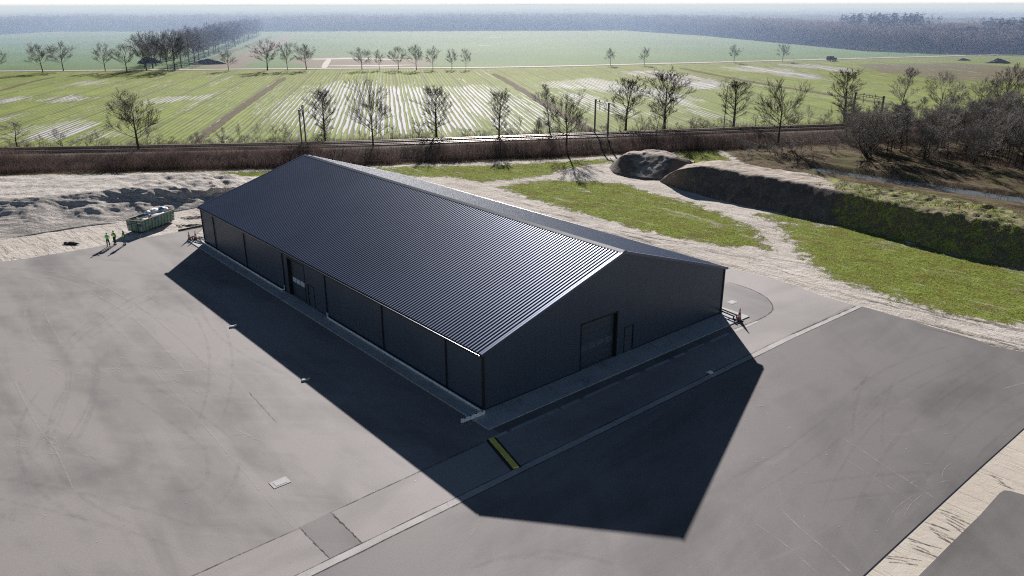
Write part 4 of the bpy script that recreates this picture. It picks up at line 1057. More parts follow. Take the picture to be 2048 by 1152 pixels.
person(250.5, 490, R(150), 'person with long brown hair, green vest over dark sleeves and blue jeans, nearest the container', 'hairb', 'vest', 'jeans',
       dict(feet=((-.09, 0), (.12, .05)), arms=(((-.25, -.02, 1.15), (-.22, .10, .92)), ((.25, .02, 1.15), (.20, .16, .96)))), longhair=True)

# ------------------------------------------------------------------ car on the far road
p = at(1663, 121.5); tdir = math.atan2(472.7 - 424.2, 303.2 - 153.5)
K = empty('off_road_car', (p[0], p[1], .06), tdir, (1.25, 1.25, 1.25)); tag(K, 'boxy dark blue off-road car with a pale roof driving along the far road', 'car')
mb = MB(); mb.extrude_xz([(-2.1, .45), (2.0, .45), (2.05, .95), (1.95, 1.12), (.9, 1.2), (.55, 1.22), (-2.1, 1.22)], -.85, .85); mb.build('body', M['carblue'], K, bevel=.04)
mb = MB(); mb.extrude_xz([(-2.08, 1.2), (.62, 1.2), (.35, 1.82), (-2.02, 1.82)], -.78, .78); mb.build('cabin', M['carblue'], K, bevel=.03)
MB().box((-.85, 0, 1.86), (2.5, 1.62, .07)).build('roof', M['carwhite'], K, bevel=.02)
for s in (-1, 1):
    for x0, x1 in ((-1.9, -1.25), (-1.15, -.45), (-.35, .3)): MB().box(((x0 + x1) / 2, s * .785, 1.5), (x1 - x0, .02, .42)).build('side_window', M['carglass'], K)
    for x in (-1.35, 1.3):
        o = MB().tube([(x, s * .62, .38), (x, s * .88, .38)], .38, 16).build('wheel', M['black'], K); MB().tube([(x, s * .87, .38), (x, s * .895, .38)], .19, 12).build('rim', M['galv'], o)
    MB().box((2.05, s * .6, .85), (.05, .2, .2)).build('headlight', M['white'], K); MB().box((-2.11, s * .7, .9), (.04, .12, .3)).build('tail_light', M['orange'], K)
MB().add([(.66, -.7, 1.24), (.66, .7, 1.24), (.40, .7, 1.78), (.40, -.7, 1.78)], [(0, 1, 2, 3)]).build('windscreen', M['carglass'], K)
MB().box((2.12, 0, .5), (.12, 1.7, .18)).build('bumper', M['galv'], K); MB().tube([(-2.15, .1, .95), (-2.3, .1, .95)], .33, 14).build('spare_wheel', M['black'], K)

# ------------------------------------------------------------------ railway
FAR = [(-900, 330), (-300, 308), (0, 300), (300, 294.5), (700, 286), (1000, 275.5), (1348, 263), (1660, 252), (1900, 243), (2048, 238), (2500, 222)]
EZ = 1.5
axis = smoothline([at(u, v, EZ) for u, v in FAR], 6)
def offs(line, d):
    out = []
    for i in range(len(line)):
        a = line[max(i - 1, 0)]; b = line[min(i + 1, len(line) - 1)]; dx, dy = b[0] - a[0], b[1] - a[1]; l = math.hypot(dx, dy)
        out.append((line[i][0] - dy / l * d, line[i][1] + dx / l * d))
    return out
T2 = axis; T1 = offs(axis, -4.0)
def swept(name, rows, mat, kind='structure', smooth=False):
    ls = [[(x, y, z) for x, y in offs(axis, d)] for d, z in rows]; n = len(ls[0])
    V = np.array(ls).reshape(-1, 3); I = np.arange(len(V)).reshape(len(ls), n)
    Fq = np.stack([I[:-1, :-1], I[:-1, 1:], I[1:, 1:], I[1:, :-1]], -1).reshape(-1, 4)
    o = fast(name, V, Fq[:, ::1], mat, smooth=smooth)
    if kind: tag(o, kind=kind)
    return o
swept('railway_embankment', [(-14, -.1), (-12, .1), (-8.2, EZ - .15), (4.2, EZ - .15), (7.0, .1), (8.0, -.1)], M['bank'])
swept('track_ballast', [(-7.2, EZ - .13), (-6.4, EZ + .02), (2.4, EZ + .02), (3.2, EZ - .13)], M['ballast'])
for nm, T, lab in (('near', T1, 'nearer of the two railway tracks, beside the shaded brush bank'), ('far', T2, 'farther of the two railway tracks, beside the flooded field')):
    r = empty('railway_track', (0, 0, 0)); tag(r, lab, 'railway track')
    for s in (-.72, .72):
        l = offs(T, s); vs = []; n = len(l); lo = offs(T, s - .05); hi = offs(T, s + .05)
        for i in range(n): vs += [(*lo[i], EZ + .05), (*lo[i], EZ + .28), (*hi[i], EZ + .28), (*hi[i], EZ + .05)]
        fs = [(4 * i + k, 4 * i + k + 1, 4 * i + 5 + k, 4 * i + 4 + k) for i in range(n - 1) for k in range(3)]
        MB().add(vs, fs).build('rail', M['rail'], r)
    mb = MB(); L = T; acc = 0
    for i in range(len(L) - 1):
        a, b = L[i], L[i + 1]; l = math.hypot(b[0] - a[0], b[1] - a[1]); an = math.atan2(b[1] - a[1], b[0] - a[0])
        if abs(a[0]) > 190: continue
        for k in range(int(l / .62)):
            t = k * .62 / l; mb.box((a[0] + (b[0] - a[0]) * t, a[1] + (b[1] - a[1]) * t, EZ + .06), (.24, 2.5, .10), an)
    o = mb.build('sleepers', M['sleeper'], r); tag(o, kind='stuff')
def portal(pa, pb, h, label):
    r = empty('catenary_portal', (pa[0], pa[1], EZ - .4)); tag(r, label, 'catenary portal', 'steel portals spanning the railway')
    d = Vector((pb[0] - pa[0], pb[1] - pa[1], 0)); an = math.atan2(d.y, d.x); L = d.length; h = h + .4
    for k in (0, 1):
        c = d * k; mb = MB()
        for s in (-1, 1): mb.box((c.x + math.cos(an) * .13 * s, c.y + math.sin(an) * .13 * s, h / 2), (.06, .26, h), an)
        n_ = int(h / .8)
        for q in range(n_): mb.box((c.x, c.y, .4 + q * .8), (.26, .05, .06), an, None)
        mb.box((c.x, c.y, .15), (.6, .6, .3), an); mb.build('post', M['steelgrey'], r)
        MB().box((c.x, c.y, h + .12), (.34, .34, .30), an).build('post_cap', M['steelgrey'], r)
    mb = MB(); m_ = d / 2
    mb.box((m_.x, m_.y, h - .05), (L, .12, .12), an); mb.box((m_.x, m_.y, h - .45), (L, .12, .10), an)
    for q in range(9):
        t = (q + .5) / 9; mb.box((d.x * t, d.y * t, h - .25), (.06, .08, .42), an)
    mb.build('beam', M['steelgrey'], r)
    for t in (.3, .7):
        c = d * t; MB().tube([(c.x, c.y, h - .45), (c.x + .1, c.y, h - 1.8)], .05, 6).tube([(c.x - math.cos(an) * .9, c.y - math.sin(an) * .9, h - .45), (c.x + .1, c.y, h - 1.8)], .035, 6).build('hanger', M['steelgrey'], r)
        MB().tube([(c.x, c.y, h + .0), (c.x, c.y, h + .35)], .09, 8).build('insulator', M['plank'], r)
for (A, B_, h, lab) in (((605, 298), (612, 285), 7.2, 'steel catenary portal left of the middle, seen end on above the warehouse roof'),
                        ((1215, 278), (1189, 268), 7.1, 'steel catenary portal right of the middle, above the grass strip'),
                        ((1757, 262), (1702, 251), 7.2, 'steel catenary portal half hidden in the thicket')):
    portal(at(*A, EZ), at(*B_, EZ), h, lab)
p = at(1447, 262, EZ); r = empty('lamp_post', (p[0], p[1], EZ - .3)); tag(r, 'tall slim street lamp beside the railway', 'lamp post')
MB().tube([(0, 0, 0), (0, 0, 3), (0, 0, 10.0), (.3, 0, 10.25), (.9, 0, 10.3)], [.12, .10, .07, .05, .04], 8).build('pole', M['steelgrey'], r)
MB().box((.9, 0, 10.3), (1.0, .34, .14)).build('lamp_head', M['galv'], r, bevel=.04)
# leaning mesh fence
p = at(1467, 290, .2); q = at(1512, 304, .2); r = empty('mesh_fence', (p[0], p[1], 0), math.atan2(q[1] - p[1], q[0] - p[0])); L = math.hypot(q[0] - p[0], q[1] - p[1]); tag(r, 'leaning grey mesh fence panels at the foot of the railway bank', 'fence')
mb = MB()
for k in range(int(L / .45) + 1): mb.tube([(k * .45, 0, .1), (k * .45, .25, 1.7)], .025, 4)
mb.build('mesh', M['galv'], r)
mb = MB()
for z_ in (.15, .9, 1.7): mb.tube([(0, .25 * z_ / 1.7, z_), (L, .25 * z_ / 1.7, z_)], .04, 5)
for k in range(4): mb.tube([(L * k / 3, 0, 0), (L * k / 3, .27, 1.8)], .05, 5)
mb.build('fence_frame', M['galv'], r)

# ------------------------------------------------------------------ fields, road, ditches
def fieldgrid(name, x0, x1, y0, y1, z, mat, sx, sy, clip=None, wet=(), spread=(), bare=()):
    c_, s_2 = math.cos(-ROWR), math.sin(-ROWR)
    gx_ = np.arange(x0, x1 + .1, sx); gy_ = np.arange(y0, y1 + .1, sy); X, Y = np.meshgrid(gx_, gy_)
    V = np.stack([X, Y, np.full(X.shape, z)], -1).reshape(-1, 3); n1, n0 = X.shape; I = np.arange(n1 * n0).reshape(n1, n0)
    Fq = np.stack([I[:-1, :-1], I[:-1, 1:], I[1:, 1:], I[1:, :-1]], -1).reshape(-1, 4)
    if clip is not None:
        cx = V[Fq].mean(1); Fq = Fq[clip(cx[:, 0], cx[:, 1])]
    o = fast(name, V, Fq, mat); tag(o, kind='structure')
    def blobs(L):
        v = np.zeros(X.shape)
        for poly, st in L:
            d = sdist(X, Y, poly); s = np.clip(.45 + d / st, 0, 1) * .66; v = np.maximum(v, s)
        return v.ravel()
    attr(o, 'wet', blobs(wet)); attr(o, 'spread', blobs(spread)); attr(o, 'bare', blobs(bare)); return o
def Pp(l): return pts(l)
road_c = [(-900, 330), (-500, 342), (-232.9, 360.5), (-99.2, 371.5), (-5.4, 377.5), (69.1, 398), (153.5, 424), (303.2, 472.7), (420, 512)]
road_s = smoothline(road_c, 8)
def roady(x): return np.interp(x, [p[0] for p in road_s], [p[1] for p in road_s])
ax_ = [p[0] for p in axis]; ay_ = [p[1] for p in axis]
def raily(x): return np.interp(x, ax_, ay_)
wet = [(Pp(l), 16) for l in (
    [(560, 215), (620, 175), (700, 160), (760, 170), (860, 175), (940, 190), (1000, 215), (1000, 250), (900, 262), (780, 266), (640, 268), (560, 250)],
    [(880, 175), (960, 170), (1060, 200), (1100, 240), (1050, 262), (960, 255), (900, 220)],
    [(560, 210), (610, 205), (600, 225), (550, 225)],
)] + [(Pp(l), 8) for l in (
    [(-80, 205), (0, 196), (55, 193), (55, 200), (0, 207), (-80, 216)], [(70, 200), (110, 190), (160, 188), (200, 196), (130, 207), (80, 208)],
    [(-60, 245), (10, 232), (70, 220), (72, 226), (0, 244)], [(40, 272), (90, 255), (160, 242), (210, 245), (190, 265), (130, 280), (50, 282)],
    [(150, 165), (215, 160), (200, 168), (160, 172)], [(290, 205), (330, 193), (420, 190), (430, 196), (360, 203), (300, 208)],
    [(195, 275), (235, 262), (250, 268), (225, 278)],
    [(1090, 165), (1180, 155), (1250, 165), (1330, 180), (1400, 200), (1380, 215), (1280, 195), (1180, 180), (1100, 175)],
    [(1110, 185), (1180, 190), (1260, 215), (1300, 235), (1220, 225), (1140, 205)],
    [(1240, 142), (1320, 140), (1400, 152), (1460, 168), (1440, 180), (1370, 180), (1320, 160), (1250, 152)],
    [(1355, 210), (1400, 222), (1438, 234), (1420, 238), (1360, 222)],
    [(1440, 134), (1480, 131), (1560, 135), (1640, 148), (1660, 162), (1600, 158), (1540, 146), (1470, 142)],
    [(1540, 128), (1620, 127), (1700, 136), (1730, 146), (1680, 144), (1600, 136)],
)]
spread = [(Pp(l), 10) for l in (
    [(1230, 140), (1320, 138), (1400, 150), (1470, 168), (1440, 185), (1370, 182), (1300, 160)], [(1440, 130), (1560, 133), (1660, 148), (1665, 165), (1540, 148)], [(-80, 195), (60, 190), (60, 212), (-80, 220)], [(-70, 215), (75, 215), (70, 235), (-70, 250)],
    [(1530, 126), (1620, 125), (1740, 140), (1735, 150), (1600, 138)], [(30, 285), (210, 240), (215, 262), (60, 288)], [(70, 186), (200, 180), (210, 205), (80, 212)])]
bare = [(Pp(l), 10) for l in ([(1700, 128), (1900, 125), (2150, 140), (2150, 168), (1900, 162), (1750, 145)], [(1500, 150), (1600, 168), (1560, 160)])]
fieldgrid('crop_field', -420, 420, 158, 470, .03, M['field'], 2.0, 2.5, lambda x, y: (y > raily(x) + 7.2) & (y < roady(x) - 5.5), wet, spread, bare)
wetf = [(Pp(l), 14) for l in ([(935, 90.5), (970, 89.3), (1008, 90.6), (990, 92), (930, 91.8)], [(955, 74.7), (1040, 73.6), (1042, 74.8), (960, 75.6)], [(1010, 95), (1070, 92.2), (1020, 95.6)], [(900, 71.5), (912, 71.5), (905, 72.5)], [(900, 63.6), (945, 62.8), (940, 63.6)], [(1020, 68.2), (1070, 67.8), (1050, 68.6)], [(560, 68), (640, 67), (600, 69)])] \
    + [(Pp(l), 10) for l in ([(600, 117), (700, 114), (860, 119), (850, 123), (700, 119), (600, 121)], [(640, 128), (760, 129), (880, 128), (760, 134), (620, 133)])]
baref = [(Pp(l), 14) for l in ([(560, 116), (640, 112), (800, 113), (890, 120), (860, 136), (600, 138)], [(370, 138), (420, 126), (560, 70), (600, 67), (575, 90), (500, 138)])]
treel = [at(*q) for q in ((-700, 82), (-150, 76), (0, 69), (130, 62), (540, 62), (1250, 60), (1400, 70), (1550, 84), (1700, 98), (1850, 104), (2048, 107), (2300, 112), (2800, 120))]
def edgey(x): return np.interp(x, [p[0] for p in treel[:6]], [p[1] for p in treel[:6]])
forest_poly = treel + [(9000, 1500), (9000, 9000), (-9000, 9000), (-9000, 1200)]
fieldgrid('far_field', -1100, 420, 325, 1010, .03, M['ffield'], 7.0, 7.0, lambda x, y: (y > roady(x) + 4.5) & (sdist(x, y, forest_poly) < 6), wetf, (), baref)
mb = MB(); ribbon(mb, road_s, 5.6, .09, jit=.02); tag(mb.build('country_road', M['lane']), kind='structure')
mb = MB(); ribbon(mb, [(x, y - 4.3) for x, y in road_s], 2.6, .06, jit=.3); ribbon(mb, [(x, y + 4.0) for x, y in road_s], 2.0, .06, jit=.3); tag(mb.build('road_verge', M['verge']), kind='structure')
mb = MB(); ribbon(mb, smoothline(pts([(648, 137), (652, 128), (660, 117)]), 6), 3.0, .1, jit=.1); tag(mb.build('field_track', M['lane']), kind='structure')
mb = MB()
for l in ([(545, 72), (500, 90), (430, 115), (380, 138)], [(1500, 79), (1700, 99), (1850, 106), (2048, 110)]): ribbon(mb, smoothline(pts(l), 6), 5, .1, jit=.3)
tag(mb.build('grass_track', M['verge']), kind='structure')
def ditch(name, l, w):
    mb = MB(); ribbon(mb, smoothline(pts(l), 12), w, .075, jit=.25); tag(mb.build(name, M['verge']), kind='structure')
ditch('field_ditch', [(385, 292), (420, 262), (470, 225), (520, 190), (570, 155)], 2.6)
ditch('field_ditch', [(1200, 272), (1130, 232), (1060, 190), (1010, 160), (985, 147)], 2.8)
ditch('field_ditch', [(1950, 235), (1700, 196), (1550, 172), (1430, 150), (1360, 136)], 3.2)
ditch('field_ditch', [(0, 182), (60, 165), (110, 154)], 1.8)
# water in the near ditch
wl = smoothline(DITCH[0:], 8); mb = MB(); ribbon(mb, wl, 4.6, -.62, jit=.12); tag(mb.build('ditch_water', M['water']), kind='structure')

# ------------------------------------------------------------------ tree generator
def seg_mesh(S, sides):
    """S: list of (p0, p1, r0, r1) -> verts, faces"""
    A = np.array([s[0] for s in S]); B = np.array([s[1] for s in S]); ra = np.array([s[2] for s in S]); rb = np.array([s[3] for s in S])
    d = B - A; d /= (np.linalg.norm(d, axis=1, keepdims=True) + 1e-9)
    up = np.where(np.abs(d[:, 2:3]) < .9, np.array([[0, 0, 1.]]), np.array([[1., 0, 0]]))
    u = np.cross(d, up); u /= (np.linalg.norm(u, axis=1, keepdims=True) + 1e-9); w = np.cross(u, d)
    vs = []
    for k in range(sides):
        t = 2 * math.pi * k / sides; o = u * math.cos(t) + w * math.sin(t)
        vs.append(A + o * ra[:, None]); vs.append(B + o * rb[:, None])
    V = np.stack(vs, 1).reshape(-1, 3); n = len(S); base = (np.arange(n) * sides * 2)[:, None]; Fs = []
    for k in range(sides):
        k2 = (k + 1) % sides; Fs.append(np.concatenate([base + 2 * k, base + 2 * k2, base + 2 * k2 + 1, base + 2 * k + 1], 1))
    return V, np.concatenate(Fs)
def grow(seed, h=12, r=.2, cb=.28, spread=3.4, limbs=11, shape='oval', detail=1.0, up=.9, wob=.03, twig=.016, multi=1, tm_='twig'):
    rg = random.Random(seed); trunk = []; crown = []
    def curve(p, d, L, r0, r1, n, wo, rise):
        out = [Vector(p)]; d = Vector(d).normalized(); st = L / n
        for i in range(n):
            d = (d + Vector((rg.gauss(0, wo), rg.gauss(0, wo), rg.gauss(0, wo * .6) + rise))).normalized(); out.append(out[-1] + d * st)
        return out, [r0 + (r1 - r0) * i / n for i in range(n + 1)]
    def emit(P, Rr, dst):
        for i in range(len(P) - 1): dst.append((tuple(P[i]), tuple(P[i + 1]), Rr[i], Rr[i + 1]))
    def branch(p, d, L, r0, lev):
        n = 5 if lev < 2 else 3 if lev < 3 else 2
        P, Rr = curve(p, d, L, r0, max(twig, r0 * .3), n, .05 + .025 * lev, .04 if lev < 3 else .03); emit(P, Rr, crown)
        if lev >= 4 or L < .35: return
        m = int({1: 7, 2: 6, 3: 4}.get(lev, 3) * detail + rg.random())
        for k in range(m):
            t = rg.uniform(.22, 1.0) if k else 1.0; i = min(int(t * n), n - 1); f = t * n - i; q = P[i].lerp(P[i + 1], f)
            dd = (P[i + 1] - P[i]).normalized(); sdv = Vector((rg.gauss(0, 1), rg.gauss(0, 1), rg.gauss(0, .7))); sdv = (sdv - dd * sdv.dot(dd)).normalized()
            nd = (dd * rg.uniform(.9, 1.3) + sdv * rg.uniform(.35, .75) + Vector((0, 0, .2))).normalized()
            branch(q, nd, L * rg.uniform(.45, .75) * (1.1 - .35 * t), max(twig, Rr[i] * rg.uniform(.45, .6)), lev + 1)
    for mtr in range(multi):
        b0 = Vector((0, 0, 0)) if multi == 1 else Vector((rg.uniform(-.35, .35), rg.uniform(-.35, .35), 0)); d0 = Vector((rg.gauss(0, wob), rg.gauss(0, wob), 1)) if multi == 1 else Vector((rg.gauss(0, .28), rg.gauss(0, .28), 1))
        hh = h * (1 if multi == 1 else rg.uniform(.7, 1)); th = hh * (.95 if shape == 'oval' else .62)
        P, Rr = curve(b0, d0, th, r, r * .18 if shape == 'oval' else r * .4, 10, wob, .02); emit(P, Rr, trunk)
        nl = limbs if multi == 1 else max(3, limbs // 2)
        for k in range(nl):
            t = cb + (1 - cb) * ((k + rg.random()) / nl) ** .9; z = t * th / th; i = min(int(z * 10), 9); q = P[i].lerp(P[i + 1], z * 10 - i)
            s = (t - cb) / (1 - cb + 1e-6); az = k * 2.4 + rg.uniform(-.5, .5)
            env = spread * ((math.sin(math.pi * (.22 + .70 * s)) ** .8) if shape == 'oval' else 1.0 - .15 * s) * rg.uniform(.75, 1.15)
            el = up * (.55 + .75 * s); dv_ = Vector((math.cos(az) * math.cos(el), math.sin(az) * math.cos(el), math.sin(el)))
            L = env / max(.5, math.cos(el)) * .8 if shape == 'oval' else env * (1.0 + .35 * s)
            branch(q, dv_, min(L, hh * .55), max(twig * 1.6, Rr[i] * rg.uniform(.42, .62)), 1)
        if shape != 'oval': branch(P[-1], (P[-1] - P[-2]), hh * .36, Rr[-1] * .9, 1)
    V, Fc = seg_mesh(trunk, 7); V2, F2 = seg_mesh(crown, 3)
    tm = fast('trunk', V, Fc, M['bark'], smooth=True); cm = fast('crown', V2, F2, M[tm_])
    a, b = tm.data, cm.data; bpy.data.objects.remove(tm); bpy.data.objects.remove(cm)
    hz = float(V2[:, 2].max()); wx = float(np.percentile(np.abs(V2[:, 0]), 97)) * 2
    return a, b, hz, wx
def plant(proto, x, y, z, h, w, rz, label, cat, group=None, name='bare_tree', barkmat=None):
    a, b, hz, wx = proto
    o = empty(name, (x, y, z), rz, (w / wx, w / wx, h / hz)); tag(o, label, cat, group)
    t = bpy.data.objects.new('trunk', a); COL.objects.link(t); t.parent = o
    if barkmat: t.data = a.copy(); t.data.materials[0] = barkmat
    c = bpy.data.objects.new('crown', b); COL.objects.link(c); c.parent = o
    return o
oval = [grow(s, 12, .23, .20, 2.8, 28, 'oval', .74, .95, .012, .017) for s in (1, 2, 3, 4)]
broad = [grow(s, 12, .25, .36, 4.4, 13, 'round', .95, .66, .012, .017) for s in (11, 12, 13)]
roadt = [grow(s, 11, .18, .40, 3.6, 12, 'round', .9, .78, .010, .017, 1, 'twigpale') for s in (21, 22, 23, 24)]
slim = [grow(s, 9, .08, .16, 1.5, 16, 'oval', .78, 1.15, .03, .011, 1, 'twigpale') for s in (31, 32, 33, 34)]
bushp = [grow(s, 4, .05, .15, 1.5, 8, 'oval', .62, .95, .08, .012, 3, 'twigpale') for s in (41, 42, 43)]
multi = [grow(51, 9, .09, .12, 2.8, 12, 'oval', .85, 1.0, .04, .013, 8, 'twigpale')]
rng = random.Random(101)
def px_tree(proto, u, v, vt, wpx, label, cat='tree', z=0.0, group=None, kind='bare_tree'):
    p = at(u, v, z); dist = math.hypot(p[1] * math.cos(PITCH) + (CAMH - z) * math.sin(PITCH), 0)
    t = p[1] / ray(u, vt)[1]; h = CAMH + t * ray(u, vt)[2] - z; w = wpx * dist / F
    return plant(proto, p[0], p[1], z, h, w, rng.uniform(0, 6.28), label, cat, group, kind)
RG = 'bare trees along the railway'
for i, (pr, u, v, vt, w, z, lab) in enumerate((
    (slim[0], 35, 298, 240, 55, 0, 'small wispy bare tree by the railway at the far left edge'),
    (broad[0], 278, 303, 174, 105, 1.2, 'wide spreading bare tree by the railway at the left, over the flooded left field'),
    (oval[0], 650, 282, 165, 52, 0, 'narrow upright bare tree just right of the end-on railway portal'),
    (broad[2], 747, 300, 152, 88, 1.0, 'tall bare tree with low side branches, behind the far roof peak'),
    (oval[2], 873, 281, 168, 60, 0, 'bare tree with a dense dark narrow crown, second right of the roof peak'),
    (oval[3], 998, 283, 175, 46, .4, 'thin bare tree with a sparse pointed crown over the flooded rows'),
    (slim[1], 1100, 270, 165, 60, 0, 'faint thin bare tree beyond the track, left of the forked one'),
    (broad[1], 1133, 297, 175, 85, .8, 'forked bare tree in front of the tracks casting its shadow on the grass strip'),
    (oval[1], 1251, 264, 150, 62, 0, 'open bare tree just right of the middle railway portal'),
    (oval[0], 1328, 262, 128, 70, 0, 'tallest bare tree, behind a leaning smaller one left of the street lamp'),
    (slim[2], 1311, 283, 195, 45, 1.0, 'leaning slender bare tree in front of the tallest tree'),
    (oval[3], 1467, 254, 155, 62, 0, 'bare tree beside the tall street lamp'),
    (broad[2], 1556, 286, 152, 100, .8, 'wide bare tree with a round crown right of the street lamp'),
    (oval[2], 1688, 248, 135, 58, 0, 'bare tree rising behind the portal at the thicket edge'),
    (slim[3], 1797, 246, 130, 55, 0, 'slender bare tree beyond the thicket, right of the third portal'),
    (roadt[0], 1876, 240, 140, 70, 0, 'broad topped bare tree rising over the middle of the thicket'),
    (roadt[2], 1955, 238, 150, 60, 0, 'low bare crown rising over the thicket, left of the rightmost big tree'),
    (broad[0], 2003, 236, 122, 90, 0, 'rightmost big bare tree rising over the thicket'))):
    px_tree(pr, u, v, vt, w, lab, 'tree', z, RG)
RD = 'bare trees along the country road'
for i, (u, v, vt, w, lab) in enumerate((
    (-4, 146, 100, 44, 'road tree cut off by the left edge of the picture'),
    (86, 145, 83, 48, 'left one of the pair of leaning road trees at the far left'),
    (127, 142, 80, 54, 'right one of the pair of leaning road trees at the far left'),
    (211, 143, 82, 36, 'slim road tree third from the left edge'),
    (254, 143, 85, 46, 'round crowned road tree just left of the avenue'),
    (336, 142, 76, 30, 'road tree standing in front of the dark avenue'),
    (457, 141, 98, 36, 'low small road tree right of the long dark heap'),
    (535, 141, 76, 56, 'biggest road tree, with the densest round crown'),
    (575, 140, 82, 32, 'middle tree of the three right of the avenue'),
    (613, 139, 83, 46, 'open crowned road tree, right one of the three right of the avenue'),
    (724, 140, 93, 44, 'wide low road tree at the left of the flooded bare plot'),
    (759, 139, 97, 20, 'thinnest road tree, between two wide ones at the flooded plot'),
    (797, 139, 91, 34, 'dark round road tree at the middle of the flooded plot'),
    (833, 140, 86, 38, 'tall round road tree right of the dark round one'),
    (866, 138, 90, 28, 'oval road tree at the right end of the flooded plot'),
    (904, 138, 95, 24, 'left one of two small road trees right of the flooded plot'),
    (932, 138, 95, 20, 'right one of two small road trees right of the flooded plot'),
    (1221, 131, 94, 20, 'left one of the lone pair of small road trees right of the middle'),
    (1289, 130, 92, 22, 'right one of the lone pair of small road trees right of the middle'),
    (1468, 125, 87, 22, 'small road tree, left one of the two before the car'),
    (1565, 123, 86, 26, 'small road tree, nearest one to the dark blue car'))):
    px_tree(roadt[i % 4], u, v, vt, w, lab, 'tree', 0, RD)
# avenue running away from the road
a0, a1 = Vector(at(322, 141)), Vector(at(512, 69)); d = (a1 - a0).normalized(); sd_ = Vector((-d.y, d.x)); n_ = 30
for k in range(n_):
    for s in (-1, 1):
        t = (k / n_) ** 1.05; q = a0.lerp(a1, t) + sd_ * (s * 7 + rng.uniform(-1.5, 1.5)) + d * rng.uniform(-2, 2)
        plant(rng.choice(roadt + broad), q.x, q.y, 0, rng.uniform(15, 18.5), rng.uniform(10, 13), rng.uniform(0, 6.28), 'tall bare tree in the double row of the avenue running away from the road', 'tree', 'bare trees of the avenue')
for (u, v, vt, w, lab) in ((290, 137, 64, 34, 'left outer tree before the avenue, above the dark heap'), (305, 136, 70, 30, 'second outer tree before the avenue, above the dark heap')):
    px_tree(roadt[1], u, v, vt, w, lab)
# thicket at the right
tp = pts([(1690, 300), (1760, 312), (1860, 325), (1960, 335), (2120, 352), (2350, 372), (2400, 262), (2120, 243), (1980, 252), (1860, 256), (1740, 264), (1680, 275)])
xs = [p[0] for p in tp]; ys = [p[1] for p in tp]; cnt = 0
while cnt < 205:
    x = rng.uniform(min(xs), max(xs)); y = rng.uniform(min(ys), max(ys))
    if sdist(np.array([x]), np.array([y]), tp)[0] < 0 or (raily(x) - 9 < y < raily(x) + 4): continue
    u_ = (x - 66) / 90
    h = rng.uniform(6.0, 9.5) + 3.2 * min(1, max(0, u_)); pr = rng.choice(slim + slim + multi)
    plant(pr, x, y, zat(x, y) - .05, h, rng.uniform(3.0, 4.8) if pr in slim else rng.uniform(3.8, 6.0), rng.uniform(0, 6.28), 'slender bare tree among many in the dense thicket at the right', 'tree', 'bare trees of the thicket', 'slender_tree'); cnt += 1
px_tree(multi[0], 1733, 318, 200, 105, 'many-stemmed bare tree at the near edge of the thicket below the third portal', 'tree', 0)
for (u, v, vt, lab) in ((1693, 286, 236, 'pale birch stem at the left edge of the thicket'), (1752, 306, 262, 'small pale birch stem inside the thicket')):
    o = px_tree(slim[1], u, v, vt - 20, 24, lab, 'tree', 0, None, 'birch_tree'); tr = [c for c in o.children if c.name.startswith('trunk')][0]; tr.data = tr.data.copy(); tr.data.materials[0] = M['birch']
# saplings and shrubs beyond the tracks
for k in range(120):
    u = rng.uniform(-40, 1700); v = np.interp(u, [p[0] for p in FAR], [p[1] for p in FAR]); x, y = at(u, v, EZ); y += rng.uniform(6, 13); x += rng.uniform(-1, 1)
    big = rng.random() < .25
    plant(rng.choice(bushp), x, y, 0, rng.uniform(3.2, 5.5) if big else rng.uniform(1.4, 3.0), rng.uniform(1.4, 3.2), rng.uniform(0, 6.28), 'thin bare sapling in the rough strip between railway and flooded field', 'shrub', 'saplings beyond the railway', 'bare_shrub')
for k in range(26):
    u = rng.uniform(1480, 1760); v = rng.uniform(292, 322); x, y = at(u, v)
    plant(rng.choice(bushp), x, y, zat(x, y) - .05, rng.uniform(1.2, 2.8), rng.uniform(1.6, 3), rng.uniform(0, 6.28), 'low bare shrub on the brown ground before the thicket', 'shrub', 'shrubs before the thicket', 'bare_shrub')

# ------------------------------------------------------------------ brushwood, reeds, grass (uncountable)
def blades(name, P, H, Wd, lean, mat, label, cat, seed=0, curved=True):
    """P Nx3 base points, tapered bent blades with two segments"""
    g = np.random.default_rng(seed); n = len(P); az = g.uniform(0, 2 * np.pi, n); la = g.uniform(0, 2 * np.pi, n); ln = g.uniform(0, lean, n) * H
    sx_ = np.stack([np.cos(az), np.sin(az), np.zeros(n)], 1) * (Wd / 2)[:, None]
    mid = P + np.stack([np.cos(la) * ln * .35, np.sin(la) * ln * .35, H * .55], 1); top = P + np.stack([np.cos(la) * ln, np.sin(la) * ln, H], 1)
    V = np.stack([P - sx_, P + sx_, mid + sx_ * .7, mid - sx_ * .7, top + sx_ * .15, top - sx_ * .15], 1).reshape(-1, 3)
    b = (np.arange(n) * 6)[:, None]; Fq = np.concatenate([b + np.array([[0, 1, 2, 3]]), b + np.array([[3, 2, 4, 5]])])
    o = fast(name, V, Fq, mat)
    tag(o, label, cat, kind='stuff'); return o
g = np.random.default_rng(5)
def railpoint(n, d0, d1, x0=-135, x1=150):
    x = g.uniform(x0, x1, n); d = g.uniform(d0, d1, n); return x, raily(x) + d
